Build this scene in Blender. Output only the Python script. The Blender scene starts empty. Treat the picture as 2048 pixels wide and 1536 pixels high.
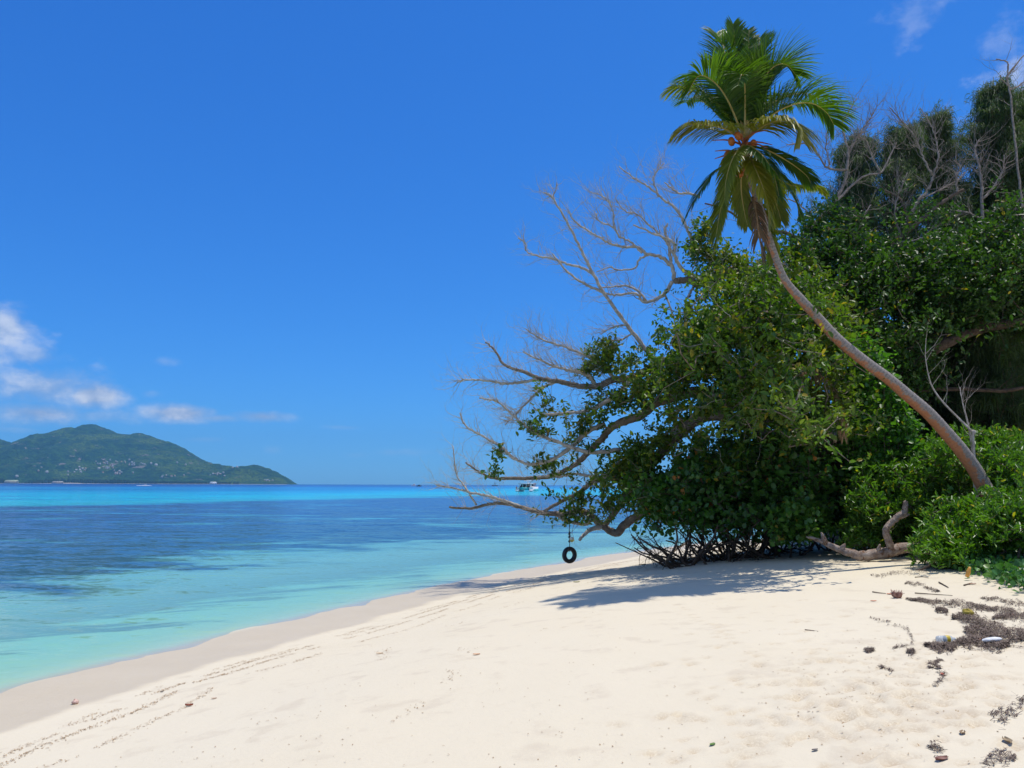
import bpy, math, random
import numpy as np
from mathutils import Vector, Matrix
from mathutils.bvhtree import BVHTree

scene = bpy.context.scene
COL = scene.collection
RNG = np.random.default_rng(7)
random.seed(5)

# ------------------------------------------------------------------ camera
FPX, CX, CY = 1600.0, 1024.0, 768.0
CAMZ = 2.8
TH, PH = math.atan(201.6 / FPX), math.radians(0.23)
CF = np.array([0, math.cos(TH), math.sin(TH)])
CU0 = np.array([0, -math.sin(TH), math.cos(TH)])
CX0 = np.array([1.0, 0, 0])
CR = math.cos(PH) * CX0 + math.sin(PH) * CU0
CU = math.cos(PH) * CU0 - math.sin(PH) * CX0
CAMP = np.array([0, 0, CAMZ])
cd = bpy.data.cameras.new('camera')
cd.sensor_width = 36.0
cd.lens = 36.0 * FPX / 2048.0
cd.clip_start = 0.05
cd.clip_end = 90000
cam = bpy.data.objects.new('camera', cd)
COL.objects.link(cam)
M = Matrix.Identity(4)
for i in range(3):
    M[i][0], M[i][1], M[i][2], M[i][3] = CR[i], CU[i], -CF[i], CAMP[i]
cam.matrix_world = M
scene.camera = cam


def ray(px, py):
    d = CF + CR * ((px - CX) / FPX) + CU * ((CY - py) / FPX)
    return d / np.linalg.norm(d)


def P(px, py, y):
    """world point seen at photo pixel (px,py) at ground distance y"""
    d = CF + CR * ((px - CX) / FPX) + CU * ((CY - py) / FPX)
    return CAMP + d * (y / d[1])


# ------------------------------------------------------------------ light
SUN_EL, SUN_AZ = math.radians(74), math.radians(64)     # azimuth clockwise from +y
world = bpy.data.worlds.new('World')
scene.world = world
world.use_nodes = True
scene.view_settings.view_transform = 'Standard'
scene.view_settings.look = 'None'
scene.view_settings.exposure = 0.0
scene.view_settings.gamma = 1.0


class NT:
    """small node-tree helper"""
    def __init__(s, tree):
        s.t = tree
        s.t.nodes.clear()

    def n(s, typ, ins=None, **props):
        nd = s.t.nodes.new(typ)
        for k, v in props.items():
            setattr(nd, k, v)
        if ins:
            for k, v in ins.items():
                sock = nd.inputs[k]
                if isinstance(v, bpy.types.NodeSocket):
                    s.t.links.new(v, sock)
                else:
                    if isinstance(v, tuple) and len(v) == 3 and sock.type == 'RGBA':
                        v = (*v, 1)
                    sock.default_value = v
        return nd

    def m(s, op, a, b=0.0, c=None, clamp=False):
        nd = s.t.nodes.new('ShaderNodeMath')
        nd.operation = op
        nd.use_clamp = clamp
        for i, v in enumerate([a, b] + ([c] if c is not None else [])):
            if isinstance(v, bpy.types.NodeSocket):
                s.t.links.new(v, nd.inputs[i])
            else:
                nd.inputs[i].default_value = v
        return nd.outputs[0]

    def mix(s, f, a, b, bt='MIX'):
        nd = s.t.nodes.new('ShaderNodeMix')
        nd.data_type = 'RGBA'
        nd.blend_type = bt
        for i, v in ((0, f), (6, a), (7, b)):
            if isinstance(v, bpy.types.NodeSocket):
                s.t.links.new(v, nd.inputs[i])
            else:
                if isinstance(v, tuple) and len(v) == 3:
                    v = (*v, 1)
                nd.inputs[i].default_value = v
        return nd.outputs[2]

    def ramp(s, f, stops, interp='LINEAR'):
        nd = s.t.nodes.new('ShaderNodeValToRGB')
        cr = nd.color_ramp
        cr.interpolation = interp
        while len(cr.elements) < len(stops):
            cr.elements.new(0.5)
        for e, (p, c) in zip(cr.elements, stops):
            e.position = p
            if not isinstance(c, tuple):
                c = (c, c, c)
            e.color = (*c, 1)
        s.t.links.new(f, nd.inputs[0])
        return nd.outputs[0]

    def noise(s, vec, scale, detail=3.0, rough=0.55, dist=0.0, col=False):
        nd = s.n('ShaderNodeTexNoise', {'Scale': scale, 'Detail': detail, 'Roughness': rough, 'Distortion': dist})
        if vec is not None:
            s.t.links.new(vec, nd.inputs['Vector'])
        return nd.outputs['Color' if col else 'Fac']

    def link(s, a, b):
        s.t.links.new(a, b)

    def maprange(s, v, a, b, c=0.0, d=1.0, smooth=True):
        nd = s.n('ShaderNodeMapRange', {'From Min': a, 'From Max': b, 'To Min': c, 'To Max': d})
        nd.interpolation_type = 'SMOOTHSTEP' if smooth else 'LINEAR'
        s.t.links.new(v, nd.inputs['Value'])
        return nd.outputs[0]


w = NT(world.node_tree)
sky = w.n('ShaderNodeTexSky')
sky.sky_type = 'NISHITA'
sky.sun_disc = False
sky.sun_elevation = SUN_EL
sky.sun_rotation = SUN_AZ
sky.altitude = 0
sky.air_density = 0.85
sky.dust_density = 0.25
sky.ozone_density = 4.0
# the camera's white balance and vivid blue, applied to the sky light itself
sg1 = w.mix(1.0, sky.outputs[0], (0.055, 0.0946, 0.1496), 'MULTIPLY')
ssp = w.n('ShaderNodeSeparateXYZ', {0: sg1})
skc = w.n('ShaderNodeCombineXYZ', {0: w.m('MULTIPLY', w.m('POWER', ssp.outputs[0], 1.2), 6.7), 1: w.m('MULTIPLY', w.m('POWER', ssp.outputs[1], .92), 7.55),
                                   2: w.m('MULTIPLY', w.m('POWER', ssp.outputs[2], .68), 9.0)}).outputs[0]
# clouds: soft masses fixed in direction (azimuth, elevation)
tc = w.n('ShaderNodeTexCoord')
sep = w.n('ShaderNodeSeparateXYZ', {0: tc.outputs['Generated']})
az = w.m('ARCTAN2', sep.outputs[0], sep.outputs[1])
el = w.m('ARCSINE', sep.outputs[2])
cv = w.n('ShaderNodeCombineXYZ', {0: az, 1: w.m('MULTIPLY', el, 1.5), 2: 0.3})
nz1 = w.noise(cv.outputs[0], 20.0, 6, 0.52)
nz2 = w.noise(cv.outputs[0], 90.0, 5, 0.6)
nz = w.m('ADD', w.m('MULTIPLY', nz1, 0.8), w.m('MULTIPLY', nz2, 0.2))


def azel(px, py):
    d = ray(px, py)
    return math.atan2(d[0], d[1]), math.asin(d[2])


total = None
bright = None
# px, py, half-width, half-height, strength, noise amount
for (px, py, rx, ry, st, na) in [
        (5, 655, 52, 42, .9, 1.0), (60, 710, 60, 26, .6, 1.2), (-60, 690, 90, 60, .6, 1.5),
        (95, 775, 115, 42, .8, .9), (192, 790, 56, 30, 1.3, .6), (80, 826, 85, 22, 1.0, .7), (200, 832, 90, 15, .42, 1.3),
        (358, 827, 74, 20, 1.3, .6), (430, 836, 60, 9, .6, .5), (525, 833, 62, 13, .85, .6), (330, 724, 26, 9, .22, 1.2),
        (300, 788, 18, 8, .2, 1.2), (690, 855, 40, 5, .2, 1.0), (400, 879, 50, 5, .16, 1.0), (30, 860, 40, 6, .2, 1.0),
        (800, 905, 60, 7, .16, 1.6), (545, 900, 18, 8, .16, 1.2), (720, 910, 30, 6, .14, 1.2),
        (1840, 20, 60, 44, .20, 2.0), (2012, 95, 40, 40, .20, 2.0), (2040, 180, 80, 60, .7, 1.4),
        (2500, 300, 300, 100, .6, 1.8), (-700, 760, 300, 90, .7, 1.8)]:
    a0, e0 = azel(px, py)
    ra, re = rx / FPX * 1.15, ry / FPX * 1.15
    da = w.m('MULTIPLY', w.m('SUBTRACT', az, a0), 1 / ra)
    de = w.m('MULTIPLY', w.m('SUBTRACT', el, e0), 1 / re)
    # flat-ish base
    r = w.m('SQRT', w.m('ADD', w.m('MULTIPLY', da, da), w.m('MULTIPLY', de, de)))
    v = w.m('ADD', w.m('SUBTRACT', 1.0, r), w.m('MULTIPLY', w.m('SUBTRACT', nz, 0.5), na * 2.4))
    v = w.m('MULTIPLY', w.maprange(v, -.08, 1.0), st)
    total = v if total is None else w.m('MAXIMUM', total, v)
ccol = w.mix(w.maprange(nz, 0.38, 0.66), (3.0, 4.1, 6.3), (6.6, 7.2, 8.4))
# unseen cloud added behind and above the camera as whitish fill light
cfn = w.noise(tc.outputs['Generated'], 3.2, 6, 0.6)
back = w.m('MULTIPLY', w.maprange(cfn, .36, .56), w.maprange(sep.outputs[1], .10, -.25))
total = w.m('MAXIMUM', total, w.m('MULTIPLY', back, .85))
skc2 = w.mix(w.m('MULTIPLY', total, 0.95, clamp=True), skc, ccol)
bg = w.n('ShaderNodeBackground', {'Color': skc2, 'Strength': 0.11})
wo = w.n('ShaderNodeOutputWorld', {0: bg.outputs[0]})

sd = bpy.data.lights.new('sun', 'SUN')
sd.energy = 4.3
sd.angle = math.radians(0.53)
sd.color = (1.0, 0.955, 0.88)
sun = bpy.data.objects.new('sun', sd)
COL.objects.link(sun)
SUND = Vector((math.sin(SUN_AZ) * math.cos(SUN_EL), math.cos(SUN_AZ) * math.cos(SUN_EL), math.sin(SUN_EL)))
sun.rotation_euler = SUND.to_track_quat('Z', 'Y').to_euler()
sun.location = (0, 0, 60)

# ------------------------------------------------------------------ numpy helpers


def _hash(ix, iy, seed):
    h = (ix.astype(np.int64) * 374761393 + iy.astype(np.int64) * 668265263 + seed * 974711) & 0xffffffff
    h = ((h ^ (h >> 13)) * 1274126177) & 0xffffffff
    return ((h ^ (h >> 16)) & 0xffff) / 65535.0


def vnoise(x, y, seed=0):
    ix, iy = np.floor(x), np.floor(y)
    fx, fy = x - ix, y - iy
    fx, fy = fx * fx * (3 - 2 * fx), fy * fy * (3 - 2 * fy)
    a, b = _hash(ix, iy, seed), _hash(ix + 1, iy, seed)
    c, d = _hash(ix, iy + 1, seed), _hash(ix + 1, iy + 1, seed)
    return (a * (1 - fx) + b * fx) * (1 - fy) + (c * (1 - fx) + d * fx) * fy


def fbm(x, y, oct=4, seed=0, gain=.5):
    s, a, t = 0, 1, 0
    for o in range(oct):
        s = s + a * vnoise(x * 2 ** o + 17.3 * o, y * 2 ** o - 9.1 * o, seed + o)
        t += a
        a *= gain
    return s / t


def mesh_obj(name, verts, quads=None, mat=None, parent=None, tris=None, smooth=False, mats=None, midx=None):
    """fast mesh from numpy arrays"""
    me = bpy.data.meshes.new(name)
    verts = np.asarray(verts, dtype=np.float32)
    q = np.asarray(quads, dtype=np.int32).reshape(-1, 4) if quads is not None and len(quads) else np.zeros((0, 4), np.int32)
    t = np.asarray(tris, dtype=np.int32).reshape(-1, 3) if tris is not None and len(tris) else np.zeros((0, 3), np.int32)
    me.vertices.add(len(verts))
    me.vertices.foreach_set('co', verts.ravel())
    nl = q.size + t.size
    me.loops.add(nl)
    me.loops.foreach_set('vertex_index', np.concatenate([q.ravel(), t.ravel()]))
    me.polygons.add(len(q) + len(t))
    starts = np.concatenate([np.arange(len(q)) * 4, q.size + np.arange(len(t)) * 3])
    me.polygons.foreach_set('loop_start', starts)
    if smooth:
        me.polygons.foreach_set('use_smooth', np.ones(len(q) + len(t), dtype=bool))
    if midx is not None:
        me.polygons.foreach_set('material_index', np.asarray(midx, dtype=np.int32))
    me.update(calc_edges=True)
    me.validate()
    for mm in (mats or ([mat] if mat else [])):
        me.materials.append(mm)
    o = bpy.data.objects.new(name, me)
    COL.objects.link(o)
    if parent is not None:
        o.parent = parent
        o.matrix_parent_inverse = Matrix.Translation(-parent.location) if parent.rotation_euler.to_matrix() == Matrix.Identity(3) else parent.matrix_basis.inverted()
    return o


def tag(o, label=None, cat=None, group=None, kind=None):
    for k, v in (('label', label), ('category', cat), ('group', group), ('kind', kind)):
        if v:
            o[k] = v
    return o


def empty(name, loc, label=None, cat=None, group=None):
    o = bpy.data.objects.new(name, None)
    COL.objects.link(o)
    o.location = Vector([float(v) for v in loc])
    o.empty_display_size = 0.3
    tag(o, label, cat, group)
    return o


def mat(name):
    m_ = bpy.data.materials.new(name)
    m_.use_nodes = True
    return m_, NT(m_.node_tree)


def grid_faces(nu, nv):
    i = np.arange(nu - 1)[:, None] * nv + np.arange(nv - 1)[None, :]
    return np.stack([i, i + nv, i + nv + 1, i + 1], -1).reshape(-1, 4)


def fattr(o, name, vals):
    a = o.data.attributes.new(name, 'FLOAT', 'POINT')
    a.data.foreach_set('value', np.asarray(vals, dtype=np.float32))


# ------------------------------------------------------------------ terrain
WL = np.array([(-30, -400), (-10.5, -30), (-8.9, -5), (-8.4, 2), (-7.75, 7), (-6.9, 11.1), (-6.3, 12.9), (-5.75, 14.14), (-4.5, 17.26), (-2.68, 21.4),
               (.16, 26.76), (1.97, 29.9), (3.72, 32.7), (6.6, 36.6), (12, 42), (25, 49), (60, 58), (110, 68)], float)
_t = np.arange(len(WL))
_tt = np.linspace(1, len(WL) - 2, 90)


def _cr(p, t):
    i = np.clip(np.floor(t).astype(int), 1, len(p) - 3)
    u = (t - i)[:, None]
    p0, p1, p2, p3 = p[i - 1], p[i], p[i + 1], p[i + 2]
    return .5 * ((2 * p1) + (-p0 + p2) * u + (2 * p0 - 5 * p1 + 4 * p2 - p3) * u * u + (-p0 + 3 * p1 - 3 * p2 + p3) * u ** 3)


WLS = np.vstack([WL[:1], _cr(WL, _tt), [(14000, 900)]])


def shore(x, y):
    """signed distance from the water line, positive on land"""
    x, y = np.asarray(x, float), np.asarray(y, float)
    best = np.full(x.shape, 1e9)
    inside = np.zeros(x.shape, bool)
    poly = np.vstack([WLS, [(14500, 900), (14500, -14500), (-30, -14500)]])
    for k in range(len(poly)):
        (x1, y1), (x2, y2) = poly[k], poly[(k + 1) % len(poly)]
        if y1 == y2:
            continue
        c_ = (y1 > y) != (y2 > y)
        inside ^= c_ & (x < (x2 - x1) * (y - y1) / (y2 - y1) + x1)
    sg = np.where(inside, 1.0, -1.0)
    for k in range(len(WLS) - 1):
        a, b = WLS[k], WLS[k + 1]
        ab = b - a
        L = ab @ ab
        if L < 1e-9:
            continue
        tx, ty = x - a[0], y - a[1]
        t = np.clip((tx * ab[0] + ty * ab[1]) / L, 0, 1)
        dx, dy = tx - t * ab[0], ty - t * ab[1]
        d = dx * dx + dy * dy
        best = np.minimum(best, d)
    return np.sqrt(best) * sg


_ps = np.linspace(-500, 500, 20001)
_pz = np.interp(_ps, [-500, -200, -60, -25, -10, -4, 0, 1.2, 2.2, 4, 6, 8, 11, 16, 25, 60, 500],
                [-8, -5, -2.4, -1.5, -.75, -.28, 0, .055, .14, .40, .76, 1.0, 1.24, 1.5, 1.95, 3.2, 6])
_k = np.hanning(25)
_pz = np.convolve(np.pad(_pz, 12, mode='edge'), _k / _k.sum(), 'valid')


def ground_z(x, y, s=None, detail=True):
    x, y = np.asarray(x, float), np.asarray(y, float)
    if s is None:
        s = shore(x, y)
    z = np.interp(s, _ps, _pz)
    land = np.clip(s / 3, 0, 1)
    z = z + (fbm(x * .35, y * .35, 3, 3) - .5) * .10 * land
    z = z + ((fbm(x * .5, y * .5, 3, 91) - .5) * .034 + (fbm(x * 2.1, y * 2.1, 2, 92) - .5) * .014) * np.exp(-(s / 2.2) ** 2)
    z = z + (fbm(x * .22, y * .22, 2, 33) - .5) * .35 * np.clip((s - 13) / 6, 0, 1)
    if detail:
        # trampled, crab-dug sand to the right and along the vegetation
        rough = np.clip((x - 1.2) / 2.4, 0, 1) * np.clip((s - 5) / 5, 0, 1) * np.clip((20 - y) / 8, 0, 1)
        n1 = fbm(x * 3.2, y * 3.2, 4, 11)
        z = z + (n1 - .5) * .015 * rough
        z = z + (fbm(x * 1.6, y * 1.6, 3, 18) - .5) * .009 * land
        z = z + (fbm(x * 11, y * 11, 2, 41) - .5) * .004 * land * np.clip((14 - y) / 6, .0, 1)
    return z


def axis(lo, hi, fine_lo, fine_hi, step, grow=1.06):
    a = list(np.arange(fine_lo, fine_hi + step / 2, step))
    st = step
    while a[-1] < hi:
        st *= grow
        a.append(a[-1] + st)
    st = step
    while a[0] > lo:
        st *= grow
        a.insert(0, a[0] - st)
    return np.array(a)


gx = axis(-500, 8000, -7.0, 9.0, .055, 1.075)
gy = axis(-400, 500, 2.6, 15, .055, 1.045)
GX, GY = np.meshgrid(gx, gy, indexing='ij')
S = shore(GX, GY)
GZ = ground_z(GX, GY, S)
DAMP_SHADE = GZ * 0
# prints and diggings: small pits with a raised rim
prng = np.random.default_rng(21)
pits = []
for k in range(420):
    px_, py_ = prng.uniform(1350, 2300), prng.uniform(1200, 1560)
    if prng.random() < .55:
        px_, py_ = 1760 + prng.normal() * 190, 1400 + prng.normal() * 65
    pits.append((px_, py_, prng.uniform(.03, .08), prng.uniform(.010, .035)))
for (x0, y0, x1, y1, n) in [(1355, 1192, 1490, 1300, 16), (1130, 1213, 1210, 1196, 6), (1700, 1390, 2040, 1330, 12), (1560, 1400, 1700, 1330, 8)]:
    for k in range(n):
        t = k / n
        pits.append((x0 + (x1 - x0) * t + prng.normal() * 6, y0 + (y1 - y0) * t + prng.normal() * 2, .045, .022))
for (px_, py_, r, d) in pits:
    rr = ray(px_, py_)
    q = CAMP + rr * ((CAMZ - 1.15) / -rr[2])
    i0, i1 = np.searchsorted(gx, [q[0] - r * 3, q[0] + r * 3])
    j0, j1 = np.searchsorted(gy, [q[1] - r * 3, q[1] + r * 3])
    if i1 - i0 < 2 or j1 - j0 < 2:
        continue
    an = prng.uniform(0, 3.14)
    ex = prng.uniform(.45, .9)
    dx, dy = GX[i0:i1, j0:j1] - q[0], GY[i0:i1, j0:j1] - q[1]
    u = (dx * math.cos(an) + dy * math.sin(an)) / r
    v = (-dx * math.sin(an) + dy * math.cos(an)) / (r * ex)
    rad = u * u + v * v
    DAMP_SHADE[i0:i1, j0:j1] = np.maximum(DAMP_SHADE[i0:i1, j0:j1], np.exp(-rad * .8) * min(1, d / .025))
    GZ[i0:i1, j0:j1] += -d * np.exp(-rad) + d * .55 * np.exp(-((np.sqrt(rad) - 1.5) ** 2) * 4)

mg, g = mat('sand_material')
at = g.n('ShaderNodeAttribute', attribute_name='shore')
sv = at.outputs['Fac']
geo = g.n('ShaderNodeNewGeometry')
pos = geo.outputs['Position']
n_big = g.noise(pos, .35, 4)
n_mid = g.noise(pos, 2.2, 5, .6)
n_fine = g.noise(pos, 60, 3, .7)
n_grain = g.noise(pos, 420, 2, .8)
dry = g.mix(n_big, (.655, .565, .405), (.685, .605, .455))
dry = g.mix(g.m('MULTIPLY', g.maprange(n_mid, .54, .70), .35), dry, (.50, .41, .30))
dry = g.mix(g.m('MULTIPLY', g.maprange(n_grain, .56, .75), .30), dry, (.36, .29, .21))
dry = g.mix(g.m('MULTIPLY', g.maprange(n_grain, .30, .42, 1, 0), .2), dry, (.72, .68, .60))
sw = g.m('ADD', sv, g.m('MULTIPLY', g.m('SUBTRACT', g.noise(pos, .9, 3), .5), .8))
dug = g.n('ShaderNodeAttribute', attribute_name='damp_shade').outputs['Fac']
dry = g.mix(g.m('MULTIPLY', g.m('MULTIPLY', dug, g.maprange(n_fine, .3, .6)), .7), dry, (.40, .29, .18))  # pits darkened in the colour: upturned damp sand plus painted shade
wet = g.maprange(sw, 2.0, 1.65)
wcol = g.mix(g.noise(pos, 1.2, 3), (.53, .435, .29), (.59, .495, .345))
# sea bed: pale sand, darker weed beds with a ragged edge
mp = g.n('ShaderNodeMapping', {0: pos})
mp.inputs['Rotation'].default_value = (0, 0, math.radians(-62))
mp.inputs['Scale'].default_value = (.32, 1.0, 1)
bn = g.noise(mp.outputs[0], .55, 6, .62, .6)
bn2 = g.noise(mp.outputs[0], 2.6, 5, .65, .5)
under = g.maprange(sv, .1, -.5)
bed = g.mix(n_mid, (.64, .60, .43), (.74, .71, .54))
bias = g.maprange(sv, -1.2, -8.5, -.05, .23, False)
bias2 = g.maprange(sv, -36, -60, 0, -.06, False)
wd = g.m('ADD', g.m('ADD', g.m('MULTIPLY', bn, .62), g.m('MULTIPLY', bn2, .38)), g.m('ADD', bias, bias2))
weed = g.maprange(wd, .52, .64)
bed = g.mix(g.m('MULTIPLY', weed, .93), bed, g.mix(bn2, (.030, .045, .050), (.085, .10, .075)))
colr = g.mix(wet, dry, wcol)
colr = g.mix(under, colr, bed)
bmp = g.n('ShaderNodeBump', {'Strength': .3, 'Distance': .008, 'Height': g.m('ADD', n_fine, g.m('MULTIPLY', n_grain, .5))})
bmp2 = g.n('ShaderNodeBump', {'Strength': .16, 'Distance': .05, 'Height': g.noise(pos, 7, 5, .62), 'Normal': bmp.outputs[0]})
nrm = bmp2.outputs[0]
rg = g.maprange(wet, 0, 1, .95, .5)
pb = g.n('ShaderNodeBsdfPrincipled', {'Base Color': colr, 'Roughness': rg, 'Specular IOR Level': g.maprange(wet, 0, 1, .1, .3), 'Normal': nrm})
g.n('ShaderNodeOutputMaterial', {0: pb.outputs[0]})
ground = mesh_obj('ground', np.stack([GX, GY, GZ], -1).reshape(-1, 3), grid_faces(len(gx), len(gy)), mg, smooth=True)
fattr(ground, 'shore', S.ravel())
fattr(ground, 'damp_shade', DAMP_SHADE.ravel())
tag(ground, kind='structure')


def gz1(x, y):
    return float(ground_z(np.array([x]), np.array([y]))[0])


def hit(px, py):
    """where the view ray through a photo pixel meets the sand"""
    d = ray(px, py)
    lo, hi = 2.0, 80.0
    t = lo
    prev = lo
    while t < hi:
        p = CAMP + d * t
        if p[2] < gz1(p[0], p[1]):
            for _ in range(18):
                mid = (prev + t) / 2
                p = CAMP + d * mid
                if p[2] < gz1(p[0], p[1]):
                    t = mid
                else:
                    prev = mid
            break
        prev = t
        t += .25
    p = CAMP + d * t
    return np.array([p[0], p[1], gz1(p[0], p[1])])


# ------------------------------------------------------------------ water
wx = axis(-8000, 8000, -40, 30, 1.2, 1.09)
wy = axis(-400, 8500, -6, 60, 1.0, 1.09)
WX, WY = np.meshgrid(wx, wy, indexing='ij')
WS = shore(WX, WY)
mw, g = mat('sea_water')
at = g.n('ShaderNodeAttribute', attribute_name='shore')
sv = g.m('MULTIPLY', at.outputs['Fac'], -1.0)           # metres off shore
geo = g.n('ShaderNodeNewGeometry')
pos = geo.outputs['Position']
mp = g.n('ShaderNodeMapping', {0: pos})
mp.inputs['Scale'].default_value = (.0035, .012, 1)
big = g.noise(mp.outputs[0], 1.0, 6, .6, .4)
mp2 = g.n('ShaderNodeMapping', {0: pos})
mp2.inputs['Scale'].default_value = (.02, .09, 1)
med = g.noise(mp2.outputs[0], 1.0, 5, .62, .5)
# log distance with wandering edges
lg = g.m('LOGARITHM', g.m('ADD', g.m('MAXIMUM', sv, 0.0), 1.0), 10.0)
mp3 = g.n('ShaderNodeMapping', {0: pos})
mp3.inputs['Scale'].default_value = (.055, .13, 1)
mp3.inputs['Rotation'].default_value = (0, 0, math.radians(12))
sml = g.noise(mp3.outputs[0], 1.0, 6, .68, .8)
mp4 = g.n('ShaderNodeMapping', {0: pos})
mp4.inputs['Scale'].default_value = (.30, .62, 1)
tiny = g.noise(mp4.outputs[0], 1.0, 5, .65, .6)
wob = g.m('ADD', g.m('ADD', g.m('MULTIPLY', g.m('SUBTRACT', big, .5), .36), g.m('MULTIPLY', g.m('SUBTRACT', med, .5), .34)), g.m('MULTIPLY', g.m('SUBTRACT', sml, .5), .30))
sx_ = g.n('ShaderNodeSeparateXYZ', {0: pos}).outputs[0]
slant = g.m('MINIMUM', g.m('MAXIMUM', g.m('MULTIPLY', g.m('ADD', sx_, 56.0), -.0045), -.26), .06)
lgn = g.m('ADD', g.m('ADD', lg, wob), slant)
f = g.m('DIVIDE', lgn, 4.0)
body = g.ramp(f, [(0.0, (.46, .80, .58)), (.16, (.36, .78, .58)), (.26, (.12, .48, .46)), (.475, (.03, .24, .40)), (.505, (.03, .42, .50)),
                  (.55, (.012, .46, .60)), (.61, (.006, .36, .60)), (.672, (.005, .15, .42)), (.690, (.008, .30, .56)), (.72, (.005, .12, .38)), (.80, (.004, .055, .26)), (1, (.004, .045, .22))])
# weed and reef beds between the sand flat and the lagoon
zone = g.m('MULTIPLY', g.maprange(g.m('ADD', lg, g.m('MULTIPLY', g.m('SUBTRACT', sml, .5), .5)), .84, 1.04), g.maprange(lgn, 1.985, 1.93))
pn = g.m('ADD', g.m('ADD', g.m('MULTIPLY', sml, .5), g.m('MULTIPLY', tiny, .3)), g.m('MULTIPLY', med, .2))
thr = g.m('ADD', pn, g.maprange(lg, .98, 1.25, -.03, .085, False))
wp = g.m('MULTIPLY', g.maprange(thr, .47, .56), zone)
body = g.mix(g.m('MULTIPLY', wp, .93), body, g.mix(g.maprange(lg, 1.1, 1.8), (.045, .13, .20), (.030, .085, .22)))
# dark patches inside the turquoise lagoon
strk = g.m('MULTIPLY', g.maprange(g.m('ADD', g.m('MULTIPLY', med, .5), g.m('MULTIPLY', sml, .5)), .50, .60), g.maprange(lg, 1.85, 2.1))
body = g.mix(g.m('MULTIPLY', strk, .55), body, (.008, .14, .40))
lf = g.m('DIVIDE', lg, 2.2, clamp=True)
opac = g.ramp(lf, [(0, .0), (.08, .07), (.20, .24), (.35, .40), (.50, .60), (.70, .86), (.85, 1.0)])
tint = g.ramp(lf, [(0, (.96, .99, .94)), (.07, (.80, .97, .84)), (.18, (.70, .98, .82)), (.36, (.54, .95, .80)), (.52, (.25, .72, .80)), (.85, (.1, .5, .6))])
# ripples: surface slopes taken straight from noise, so they hold up at grazing angles
slope = None
for sc_, st_, amp in ((.9, (1.0, 2.3, 1), .62), (.22, (1.0, 2.6, 1), .50), (3.1, (1.0, 1.6, 1), .58)):
    mr = g.n('ShaderNodeMapping', {0: pos})
    mr.inputs['Scale'].default_value = tuple(v * sc_ for v in st_[:2]) + (1,)
    mr.inputs['Rotation'].default_value = (0, 0, math.radians(8))
    nc = g.noise(mr.outputs[0], 1.0, 4, .62, .4, col=True)
    vm = g.n('ShaderNodeVectorMath', {0: nc, 1: (.5, .5, .5)})
    vm.operation = 'SUBTRACT'
    vs_ = g.n('ShaderNodeVectorMath', {0: vm.outputs[0]})
    vs_.operation = 'SCALE'
    vs_.inputs['Scale'].default_value = amp
    if slope is None:
        slope = vs_.outputs[0]
    else:
        va = g.n('ShaderNodeVectorMath', {0: slope, 1: vs_.outputs[0]})
        va.operation = 'ADD'
        slope = va.outputs[0]
calm = g.maprange(sv, .0, 20.0, .34, 1.0)
vk = g.n('ShaderNodeVectorMath', {0: slope})
vk.operation = 'SCALE'
g.link(calm, vk.inputs['Scale'])
vf = g.n('ShaderNodeVectorMath', {0: vk.outputs[0], 1: (1, 1, 0)})
vf.operation = 'MULTIPLY'
vz = g.n('ShaderNodeVectorMath', {0: vf.outputs[0], 1: (0, 0, 1)})
vz.operation = 'ADD'
bmp = g.n('ShaderNodeVectorMath', {0: vz.outputs[0]})
bmp.operation = 'NORMALIZE'
lw = g.n('ShaderNodeLayerWeight', {'Blend': .5, 'Normal': bmp.outputs[0]})
fr = g.m('ADD', .02, g.m('MULTIPLY', g.m('POWER', lw.outputs['Facing'], 4.0), .60))
gl = g.n('ShaderNodeBsdfGlossy', {'Color': (.9, .95, 1.0), 'Roughness': .08, 'Normal': bmp.outputs[0]})
df = g.n('ShaderNodeBsdfDiffuse', {'Color': body, 'Normal': bmp.outputs[0]})
tr = g.n('ShaderNodeBsdfTransparent', {'Color': tint})
mx = g.n('ShaderNodeMixShader', {0: opac, 1: tr.outputs[0], 2: df.outputs[0]})
mx2 = g.n('ShaderNodeMixShader', {0: fr, 1: mx.outputs[0], 2: gl.outputs[0]})
g.n('ShaderNodeOutputMaterial', {0: mx2.outputs[0]})
water = mesh_obj('water', np.stack([WX, WY, 0 * WX], -1).reshape(-1, 3), grid_faces(len(wx), len(wy)), mw, smooth=True)
fattr(water, 'shore', WS.ravel())
tag(water, kind='structure')

# ------------------------------------------------------------------ far island
RID = np.array([(-900, 962), (-700, 920), (-520, 880), (-330, 868), (-200, 845), (-110, 862), (-50, 868), (0, 885), (17, 893), (51, 873), (102, 863), (120, 856),
                (150, 855.6), (160, 851), (172, 849.5), (184, 850.5), (212, 865), (239, 868), (280, 868), (307, 880), (328, 884), (342, 890), (369, 906), (396, 921),
                (420, 928), (440, 932), (458, 933), (471, 936), (484, 934), (492, 932), (505, 930), (512, 931), (533, 938), (553, 948), (574, 961), (581, 967), (590, 975)], float)
YSH = 4300.0


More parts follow.
